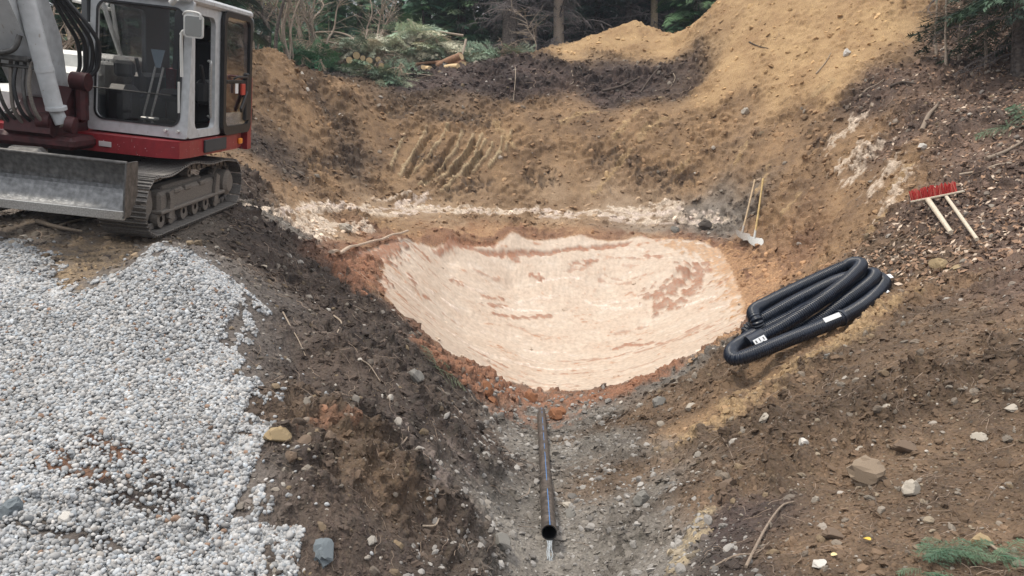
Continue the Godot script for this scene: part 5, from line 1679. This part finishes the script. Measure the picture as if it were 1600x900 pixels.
func spruce(called: String, label: String, group: String, at: Vector3, h: float, r: float, seed_: int, live_from: float, spread_: float, n_live: int, n_dead: int, tint: Color, mat: Material) -> Node3D:
	var t := thing(called, label, "tree", at, group)
	mesh_node("trunk", trunk_mesh(h, r, seed_), mat, t)
	var q := RandomNumberGenerator.new()
	q.seed = seed_ * 7 + 1
	var xf := []
	var tt := []
	for k in n_live:
		var y := live_from + (h - live_from) * pow(q.randf(), 1.25)
		var w := spread_ * (1.0 - (y - live_from) / (h - live_from) * .9) * q.randf_range(.65, 1.1)
		var a := q.randf() * TAU
		var b := Basis(Vector3.UP, a) * Basis(Vector3(0, 0, 1), q.randf_range(-.45, .1)) * Basis(Vector3.RIGHT, q.randfn() * .25)
		var out := q.randf_range(0, .35) * w
		xf.append(Transform3D(b.scaled_local(Vector3(w, w * .9, w * .8) * .8), Vector3(0, y, 0) + Basis(Vector3.UP, a) * Vector3(out, 0, 0)))
		var v := q.randf_range(.6, 1.45)
		tt.append(Color(tint.r * v * q.randf_range(.8, 1.3), tint.g * v, tint.b * v * q.randf_range(.8, 1.2)))
	if n_live: tag(copies("crown", bough[seed_ % 2], green_m, xf, tt, t), "", "", "", "stuff")
	xf = []
	tt = []
	for k in n_dead:
		var y := q.randf_range(.15, maxf(live_from + 1.5, 1.0))
		var a := q.randf() * TAU
		var l := q.randf_range(.7, 1.9) * minf(spread_, 2.2) * .5
		var b := Basis(Vector3.UP, a) * Basis(Vector3(0, 0, 1), q.randf_range(-.35, .45))
		xf.append(Transform3D(b.scaled_local(Vector3(l, l, l)), Vector3(0, y, 0)))
		var v := q.randf_range(.5, 1.4)
		tt.append(Color(.2 * v, .175 * v, .17 * v))
	if n_dead: tag(copies("dead_branches", dead[seed_ % 2], dead_m, xf, tt, t), "", "", "", "stuff")
	return t

func shrub(label: String, at: Vector3, h: float, stems: int, seed_: int, mat: Material, leaves: int, leaf_c: Color):
	var q := RandomNumberGenerator.new()
	q.seed = seed_
	var t := thing("bare_shrub", label, "shrub", at, "bare shrubs at the forest edge")
	var tips := []
	for s in stems:
		var a := q.randf() * TAU
		var lean := Vector3(cos(a), 0, sin(a) * .6) * q.randf_range(.15, .55)
		var p := [Vector3(cos(a), -1.0, sin(a)) * .12]
		for k in 5:
			var f := (k + 1) / 5.0
			p.append(lean * h * f * (.6 + .4 * f) + Vector3(q.randfn() * .1, h * f * q.randf_range(.85, 1.0), q.randfn() * .1))
		var st := begin()
		var line := spline(p, 4)
		tube(st, line, .045 * h / 3.5 * q.randf_range(.5, 1.1), .006, 6)
		for k in 26:
			var i := q.randi_range(5, line.size() - 1)
			var d := (lean * q.randf_range(.2, 1.4) + Vector3(q.randfn() * .5, q.randf_range(.1, .8), q.randfn() * .5)).normalized() * q.randf_range(.25, .9)
			tube(st, PackedVector3Array([line[i], line[i] + d * .5 + Vector3(0, .03, 0), line[i] + d]), .011, .003, 4, false)
			for m in 3:
				var b := line[i] + d * q.randf_range(.3, 1.0)
				var e := b + Vector3(q.randfn() * .16, q.randf_range(-.05, .2), q.randfn() * .16)
				tube(st, PackedVector3Array([b, e]), .005, .002, 3, false)
				tips.append(e)
		part("stem", st, mat, t)
	if leaves:
		var st := begin()
		tri(st, Vector3(0, 0, 0), Vector3(1, .2, .45), Vector3(1, 0, -.45), Vector3.UP)
		tri(st, Vector3(2, -.2, 0), Vector3(1, .2, .45), Vector3(1, 0, -.45), Vector3.UP)
		var xf := []
		var tt := []
		for k in leaves:
			var p: Vector3 = tips[q.randi() % tips.size()] + Vector3(q.randfn(), q.randfn(), q.randfn()) * .12
			var b := Basis(Vector3(q.randfn(), q.randfn(), q.randfn()).normalized(), q.randf() * TAU) * Basis.from_scale(Vector3.ONE * q.randf_range(.018, .035))
			xf.append(Transform3D(b, p))
			tt.append(leaf_c * q.randf_range(.6, 1.4))
		tag(copies("leaves", st.commit(), green_m, xf, tt, t), "", "", "", "stuff")

func brush_pile(label: String, at: Vector3, size: Vector3, n: int, seed_: int, tint: Color, arcs: Array):
	var q := RandomNumberGenerator.new()
	q.seed = seed_
	var t := thing("brush_pile", label, "brush pile", at, "")
	var xf := []
	var tt := []
	for k in n:
		var a := q.randf() * TAU
		var rr := sqrt(q.randf())
		var hh := (1 - rr * rr) * q.randf_range(.35, 1.0)
		var p := Vector3(cos(a) * rr * size.x, hh * size.y, sin(a) * rr * size.z)
		var l := q.randf_range(.5, 1.1)
		var b := Basis(Vector3.UP, q.randf() * TAU) * Basis(Vector3(0, 0, 1), q.randf_range(-.9, .3)) * Basis(Vector3.RIGHT, q.randfn() * .5)
		xf.append(Transform3D(b.scaled_local(Vector3(l, l, l)), p))
		var v := q.randf_range(.5, 1.5)
		tt.append(Color(tint.r * v * q.randf_range(.85, 1.3), tint.g * v, tint.b * v))
	tag(copies("boughs", bough[1], green_m, xf, tt, t), "", "", "", "stuff")
	xf = []
	tt = []
	for k in n / 5:
		var a := q.randf() * TAU
		var rr := sqrt(q.randf())
		var b := Basis(Vector3.UP, q.randf() * TAU) * Basis(Vector3(0, 0, 1), q.randf_range(-.5, .5))
		var l := q.randf_range(.8, 1.6)
		xf.append(Transform3D(b.scaled_local(Vector3(l, l, l)), Vector3(cos(a) * rr * size.x, (1 - rr * rr) * size.y * q.randf_range(.4, 1.0), sin(a) * rr * size.z)))
		var v := q.randf_range(.7, 1.5)
		tt.append(Color(.27 * v, .21 * v, .16 * v))
	tag(copies("bare_twigs", dead[0], dead_m, xf, tt, t), "", "", "", "stuff")
	for s in arcs:
		var st := begin()
		var pts := []
		for p in s: pts.append(p - at)
		tube(st, spline(pts, 6), .045, .02, 6)
		part("branch", st, bark_pale, t)

func forest_spot(px: float, d: float) -> Vector3:
	var x := (px - 800) / 1203 * d
	return Vector3(x, height(x, -d), -d)

func build_forest():
	bough = [bough_mesh(13, .055, .25, 4), bough_mesh(10, .04, .2, 9, 6)]
	dead = [twig_mesh(3), twig_mesh(8)]
	bark_m = paint(Color(.13, .105, .09), .9, 0.0, noise_texture(.03, .45, 1.15, 256), 1.4, normal_texture(.05, 8.0, 256), 1.0)
	bark_pale = paint(Color(.42, .34, .27), .85, 0.0, noise_texture(.04, .6, 1.1, 256), 4.0)
	green_m = paint(Color.WHITE, .7)
	green_m.vertex_color_use_as_albedo = true
	green_m.backlight_enabled = true
	green_m.backlight = Color(.25, .25, .25)
	dead_m = paint(Color.WHITE, .9)
	dead_m.vertex_color_use_as_albedo = true
	var dark := Color(.06, .105, .08)
	# the trunks that stand clear at the edge
	spruce("spruce_tree", "dark spruce trunk with bare drooping branches right of the felled logs", "", Vector3(-0.064, 9.233, -25.6), 17, .27, 3, 5.5, 2.6, 170, 150, dark, bark_m)
	spruce("spruce_tree", "brown spruce trunk standing behind the left end of the tan heap", "", Vector3(1.59, 9.497, -26.2), 16, .19, 4, 5.0, 2.5, 170, 130, dark, bark_pale)
	spruce("spruce_tree", "slim pale spruce trunk rising behind the tan heap's peak", "", Vector3(5.075, 10.615, -27.5), 15, .13, 5, 5.2, 2.3, 150, 70, dark, paint(Color(.42, .33, .22), .85, 0.0, noise_texture(.03, .7, 1.1, 256), 2.0))
	spruce("young_spruce", "bright green young spruce between the tan heap and the big heap", "", Vector3(6.105, 9.331, -25.5), 7, .09, 6, .6, 1.9, 190, 8, Color(.06, .135, .06), bark_m)
	# deeper rows
	var k := 20
	for row in [[28.5, [560, 655, 730, 840, 930, 985, 1080, 1140]], [31.5, [430, 500, 600, 690, 770, 815, 900, 960, 1050, 1110]], [35.5, [340, 410, 470, 540, 630, 710, 790, 860, 940, 1010, 1090, 1160]], [40.0, [300, 380, 450, 520, 590, 660, 730, 800, 870, 940, 1010, 1080, 1150, 1220]]]:
		for px in row[1]:
			k += 1
			var d: float = row[0] + rng.randf_range(-1.0, 1.0)
			var p := forest_spot(px + rng.randf_range(-14, 14), d)
			var green: bool = px < 740
			spruce("spruce_tree", "green spruce in the wood behind the brush piles" if green else "dark spruce deep in the wood behind the heaps", "spruces of the wood behind", p, rng.randf_range(13, 18), rng.randf_range(.12, .2), k, .8 if green else 2.2, 2.6, 170, 70 if not green else 25, Color(.11, .18, .11) if green else dark, bark_m)
	# bushes and young spruces on the left, seen behind and through the cab
	k = 70
	for q in [[-60, 14], [60, 14.5], [120, 15.5], [190, 15], [250, 16], [310, 18], [10, 17], [150, 19], [230, 21], [330, 23], [-140, 16]]:
		k += 1
		var p := forest_spot(q[0], q[1])
		spruce("young_spruce", "bushy dark young spruce standing behind the excavator", "young spruces behind the excavator", p, rng.randf_range(5.5, 8.5), .08, k, .2, 1.7, 210, 10, Color(.1, .16, .11), bark_m)
	for q in [[520, 27.0, 5.0, "second from left"], [585, 27.5, 6.0, "middle one"], [660, 27.5, 6.5, "second from right"], [715, 28.0, 5.5, "rightmost"], [470, 26.5, 5.0, "leftmost"]]:
		k += 1
		spruce("young_spruce", q[3] + " of the fresh green young spruces behind the brush piles", "young spruces behind the brush", forest_spot(q[0], q[1]), q[2], .07, k, .2, 1.8, 200, 6, Color(.14, .27, .16), bark_m)
	# bare shrubs
	shrub("dark leaning bare shrub with forked stems behind the left soil heap", Vector3(-6.251, 7.718, -20), 4.2, 3, 5, bark_m, 60, Color(.3, .28, .1))
	shrub("tall pale bare shrub just right of the cab roof", Vector3(-6.953, 7.869, -20.5), 4.0, 5, 6, bark_pale, 220, Color(.42, .36, .12))
	shrub("grey many stemmed shrub right of the dark leaning one", Vector3(-6.166, 8.098, -21.5), 3.6, 6, 7, bark_pale, 120, Color(.35, .33, .15))
	shrub("thin pale shrub with few leaves at the brush's left", Vector3(-5.611, 8.284, -22.5), 3.0, 5, 8, bark_pale, 80, Color(.3, .3, .14))
	shrub("sparse grey bush behind the excavator's handrail", Vector3(-7.51, 4.942, -13), 3.0, 4, 9, bark_pale, 160, Color(.36, .28, .1))
	shrub("wide bare shrub behind the gap between the two brush heaps", Vector3(-4.468, 8.973, -25), 3.4, 5, 21, bark_pale, 60, Color(.35, .33, .16))
	shrub("pale wispy shrub at the back left of the low brush heap", Vector3(-6.484, 8.722, -24), 4.2, 6, 22, bark_pale, 150, Color(.4, .36, .15))
	shrub("yellow leaved bare shrub behind the cab's rear corner", Vector3(-8.042, 8.34, -22.5), 4.6, 6, 23, bark_pale, 260, Color(.5, .42, .16))
	shrub("leafless sapling in front of the brown trunk", Vector3(0.758, 8.882, -24), 1.9, 1, 10, bark_pale, 0, Color.WHITE)
	# felled brush
	brush_pile("tall heap of cut grey green spruce boughs behind the right logs", Vector3(-2.977, 8.66, -24.2), Vector3(1.35, 1.45, 1.0), 300, 11, Color(.36, .42, .31), [[Vector3(-1.79, 8.664, -23.4), Vector3(-2.158, 9.115, -23.6), Vector3(-2.753, 9.76, -24), Vector3(-3.299, 10.149, -24.2)], [Vector3(-2.034, 8.576, -23.3), Vector3(-2.648, 9.194, -23.6), Vector3(-3.165, 9.574, -23.8), Vector3(-3.751, 9.68, -24)], [Vector3(-2.557, 8.518, -23.3), Vector3(-2.735, 9.123, -23.5), Vector3(-3.092, 9.959, -24)], [Vector3(-2.918, 8.625, -23.4), Vector3(-3.001, 9.233, -23.6), Vector3(-3.139, 9.885, -23.9)], [Vector3(-2.121, 8.566, -23.2), Vector3(-2.431, 8.897, -23.4), Vector3(-2.77, 9.376, -23.8)], [Vector3(-1.412, 9.312, -23.6), Vector3(-1.478, 8.897, -23.4), Vector3(-1.581, 8.546, -23.2)], [Vector3(-1.516, 9.56, -24), Vector3(-1.995, 9.64, -24), Vector3(-2.404, 9.753, -24.1)]])
	brush_pile("low heap of cut pale spruce boughs behind the left logs", Vector3(-5.057, 8.43, -23.4), Vector3(1.5, 1.0, 1.0), 260, 12, Color(.36, .4, .31), [[Vector3(-4.509, 8.538, -22.6), Vector3(-5.022, 8.864, -22.8), Vector3(-5.544, 9.042, -23), Vector3(-6.171, 8.99, -23.2)], [Vector3(-4.454, 8.712, -22.8), Vector3(-4.818, 9.195, -23), Vector3(-5.4, 9.414, -23.2), Vector3(-6.127, 9.442, -23.4)], [Vector3(-5.027, 8.217, -22.4), Vector3(-4.769, 8.471, -22.5), Vector3(-4.509, 8.613, -22.6)], [Vector3(-4.17, 8.637, -22.8), Vector3(-4.359, 9.118, -23), Vector3(-4.339, 9.491, -23.2)]])
	brush_pile("fresh green cut boughs lying at the left of the brush", Vector3(-5.996, 8.143, -22.4), Vector3(.75, .6, .6), 120, 13, Color(.06, .17, .08), [])
	brush_pile("thin green brush between the log piles and the soil", Vector3(-3.771, 7.517, -21.6), Vector3(.9, .35, .5), 110, 14, Color(.17, .24, .16), [])
	brush_pile("pale leafy bramble at the foot of the dark trunk", Vector3(-0.359, 8.722, -24), Vector3(.45, .4, .4), 60, 15, Color(.2, .26, .18), [])
	# logs
	var cut := paint(Color(.72, .53, .3), .7, 0.0, noise_texture(.03, .8, 1.05, 256), 6.0)
	var bark2 := paint(Color(.1, .085, .075), .9, 0.0, noise_texture(.03, .5, 1.15, 256), 3.0)
	var orange := paint(Color(.36, .2, .12), .8, 0.0, noise_texture(.03, .6, 1.1, 256), 2.0)
	for s in [
		[Vector3(-4.645, 8.21, -22), Vector3(-5.227, 8.882, -24), .1, bark2, "leftmost log of the left pile, its cut end facing out"],
		[Vector3(-4.484, 8.399, -22.2), Vector3(-5.09, 9.093, -24.3), .11, bark2, "topmost log of the left pile"],
		[Vector3(-4.3, 8.325, -22.2), Vector3(-4.828, 8.982, -24.2), .08, bark2, "dark thin log under the topmost one"],
		[Vector3(-4.097, 8.222, -22.1), Vector3(-4.568, 8.872, -24.1), .1, bark2, "middle log of the left pile with a pale end"],
		[Vector3(-3.857, 8.288, -22.2), Vector3(-4.224, 8.942, -24.2), .085, bark2, "rightmost log of the left pile"],
		[Vector3(-4.059, 7.905, -21.7), Vector3(-4.59, 8.624, -23.8), .1, bark2, "lowest log of the left pile, lying in the brush"],
		[Vector3(-3.697, 7.988, -21.8), Vector3(-4.011, 8.546, -23.2), .09, bark2, "short dark log leaning at the right of the left pile"],
		[Vector3(-1.464, 8.41, -22.3), Vector3(-2.189, 8.229, -22.7), .125, orange, "long orange log propped across the right pile"],
		[Vector3(-1.409, 8.188, -22.3), Vector3(-1.971, 8.296, -22.8), .125, orange, "orange log lying under the propped one"],
		[Vector3(-2.547, 8.067, -22.2), Vector3(-2.843, 8.106, -22.8), .09, bark2, "small dark log left of the right pile"],
		[Vector3(-1.536, 8.028, -22), Vector3(-1.974, 8.105, -22.4), .08, cut, "split pale billet at the foot of the right pile"],
		[Vector3(-2.341, 7.954, -22), Vector3(-2.544, 8.097, -22.5), .08, cut, "short pale chunk beside the small dark log"],
		[Vector3(-2.038, 8.361, -22.7), Vector3(-3.059, 8.353, -23), .05, orange, "thin reddish pole lying left of the propped log"],
	]:
		var a: Vector3 = s[0]
		var b: Vector3 = s[1]
		var o := thing("log", s[4], "log", (a + b) / 2, "felled logs by the brush")
		var d := (b - a) / 2
		var st := begin()
		tube(st, spline([-d, Vector3(0, .015, 0), d], 5), s[2], s[2] * .9, 14, true)
		part("bark", st, s[3], o)
		st = begin()
		rod(st, -d * 1.008, -d * .98, s[2] * .94, 14)
		part("cut_end", st, cut, o)
	# right edge: a dark spruce reaching in, thin saplings, moss
	spruce("spruce_tree", "dark spruce reaching in at the upper right edge", "", on(Vector2(8.769, -13.319)), 10, .13, 91, 1.0, 1.9, 260, 12, Color(.035, .075, .045), bark_m)
	spruce("spruce_tree", "spruce at the top right corner behind the litter slope", "", forest_spot(1660, 16.5), 11, .14, 92, .6, 2.3, 240, 20, Color(.035, .07, .045), bark_m)
	spruce("spruce_tree", "shaded spruce standing off the right edge up the slope", "", forest_spot(1600, 19.5), 12, .14, 94, .4, 2.3, 240, 40, Color(.035, .065, .045), bark_m)
	for q in [[Vector2(8.516, -15.475), 2.6, "bare sapling stem nearest the sandy heap"], [Vector2(8.075, -14.37), 2.4, "middle bare sapling stem on the litter slope"], [Vector2(8.609, -14.837), 2.2, "short bare sapling stem on the right of the litter slope"], [Vector2(8.726, -14.186), 2.4, "bare sapling stem next to the dark spruce"]]:
		var t := thing("sapling", q[2], "sapling", on(q[0]), "bare saplings on the litter slope")
		mesh_node("stem", trunk_mesh(q[1], .028, int(q[1] * 10), .1), bark_pale, t)
		var xf := []
		var tt := []
		for i in 16:
			var l := rng.randf_range(.3, .7)
			xf.append(Transform3D((Basis(Vector3.UP, rng.randf() * TAU) * Basis(Vector3(0, 0, 1), rng.randf_range(-.2, .4))).scaled_local(Vector3.ONE * l), Vector3(0, rng.randf_range(.5, q[1] - .3), 0)))
			tt.append(Color(.16, .12, .09))
		tag(copies("side_twigs", dead[1], dead_m, xf, tt, t), "", "", "", "stuff")
	sprig("green spruce twig lying on the soil at the bottom right", Vector2(2.001, -3.541), bough_scatter(), Color(.045, .12, .065), 1.0)
	sprig("dark green mossy sprig at the right edge", Vector2(7.342, -11.324), [[-.1, .0, .6, .2], [.1, .05, .6, .4], [0, .05, .5, 2.8], [.2, .1, .5, 1.5]], Color(.03, .09, .04), 1.0)
	sprig("small grey green sprig at the foot of the bowl's left side", Vector2(-0.815, -8.384), [[0, 0, .4, .4], [0, 0, .35, 2.5], [0, 0, .35, 1.5]], Color(.08, .11, .06), 1.0)

func bough_scatter() -> Array:
	var out := []
	for k in 26:
		var u := rng.randf_range(-1, 1)
		out.append([u * .21, -.07 * cos(u * 3.0) + .04 + rng.randfn() * .03, rng.randf_range(.09, .19), rng.randf_range(-1.1, .9) + (PI if rng.randf() < .25 else 0.0)])
	return out

func sprig(label: String, p: Vector2, list: Array, tint: Color, size: float):
	var t := thing("spruce_twig", label, "spruce twig", on(p, .03))
	var fine := bough_mesh(11, .02, .15, 17, 7)
	for q in list:
		var o := mesh_node("spray", fine, null, t)
		var n := slope(p.x, p.y, .2)
		var m := paint(tint.lerp(Color(.16, .15, .09), rng.randf() * .35) * rng.randf_range(.6, 1.35), .6)
		m.backlight_enabled = true
		m.backlight = Color(.2, .2, .2)
		o.material_override = m
		var l: float = q[2] * size
		var local := Vector2(q[0], q[1])
		o.transform = Transform3D((Basis(Quaternion(Vector3.UP, n)) * Basis(Vector3.UP, q[3]) * Basis(Vector3(0, 0, 1), .12)).scaled_local(Vector3.ONE * l), Vector3(local.x, height(p.x + local.x, p.y + local.y) - height(p.x, p.y) + .02, local.y))

func build_hillside():
	# the hill goes on beyond the dug ground
	var m := PlaneMesh.new()
	m.size = Vector2(700, 700)
	m.subdivide_width = 30
	m.subdivide_depth = 30
	var st := begin()
	st.append_from(m, 0, Transform3D(Basis(Vector3.RIGHT, 0.0), Vector3.ZERO))
	var mdt := MeshDataTool.new()
	mdt.create_from_surface(st.commit(), 0)
	for i in mdt.get_vertex_count():
		var v := mdt.get_vertex(i)
		v.y = -2.6 + .24 * -v.z + .07 * v.x + (.0 if v.z < 0 else .1 * v.z)
		if v.length() > 90: v.y = minf(v.y, 30.0)
		mdt.set_vertex(i, v)
		mdt.set_vertex_normal(i, Vector3(-.06, 1, .22).normalized())
	var am := ArrayMesh.new()
	mdt.commit_to_surface(am)
	tag(mesh_node("hillside", am, paint(Color(.045, .04, .03), .95, 0.0, noise_texture(.02, .5, 1.1, 256), .3)), "dark forest floor of the hillside beyond the dig", "", "", "structure")

func build_rest():
	build_hillside()
	build_scatter()
	build_excavator()
	build_pipes()
	build_tools()
	build_rocks()
	build_roots()
	build_forest()

func _ready():
	rng.seed = 7
	var cam := Camera3D.new()
	cam.name = "camera"
	cam.position = Vector3(0, 1.7, 0)
	cam.fov = 41.0
	cam.near = .05
	cam.far = 400.0
	add_child(cam)
	var env := Environment.new()
	env.background_mode = Environment.BG_SKY
	var sm := ProceduralSkyMaterial.new()
	sm.sky_top_color = Color(.97, .97, .98)
	sm.sky_horizon_color = Color(.62, .63, .65)
	sm.sky_curve = .3
	sm.ground_bottom_color = Color(.2, .17, .14)
	sm.ground_horizon_color = Color(.4, .38, .36)
	sm.sky_energy_multiplier = 1.0
	env.sky = Sky.new()
	env.sky.sky_material = sm
	env.tonemap_mode = Environment.TONE_MAPPER_LINEAR
	env.tonemap_exposure = 1.95
	env.fog_enabled = true
	env.fog_density = .0009
	env.fog_light_color = Color(.75, .79, .85)
	env.sdfgi_enabled = true
	env.ssao_enabled = true
	env.ssil_enabled = true
	var we := WorldEnvironment.new()
	we.name = "environment"
	we.environment = env
	add_child(we)
	var sun := DirectionalLight3D.new()
	sun.name = "sun"
	sun.light_energy = .5
	sun.light_color = Color(1, .96, .9)
	sun.light_angular_distance = 10.0
	sun.shadow_enabled = true
	sun.look_at_from_position(Vector3(-5, 12, 3), Vector3.ZERO)
	add_child(sun)
	var t0 := Time.get_ticks_msec()
	fit_ground()
	print("fit ", Time.get_ticks_msec() - t0)
	stamp_w.resize(SN * SM)
	stamp_h.resize(SN * SM)
	stamp_k.resize(SN * SM)
	make_marks()
	print("marks ", Time.get_ticks_msec() - t0)
	var soil_mat := paint(Color.WHITE, .95, 0.0, noise_texture(.03, .66, 1.18), 2.2, normal_texture(.035, 12.0), 1.2)
	soil_mat.vertex_color_use_as_albedo = true
	soil_mat.uv1_world_triplanar = true
	var clay_mat := paint(Color.WHITE, .62, 0.0, noise_texture(.012, .86, 1.06), 1.3, normal_texture(.02, 3.0), .5)
	clay_mat.vertex_color_use_as_albedo = true
	clay_mat.uv1_world_triplanar = true
	build_ground(soil_mat, clay_mat)
	print("ground ", Time.get_ticks_msec() - t0, " rows ", rows.size())
	build_rest()
	print("rest ", Time.get_ticks_msec() - t0)
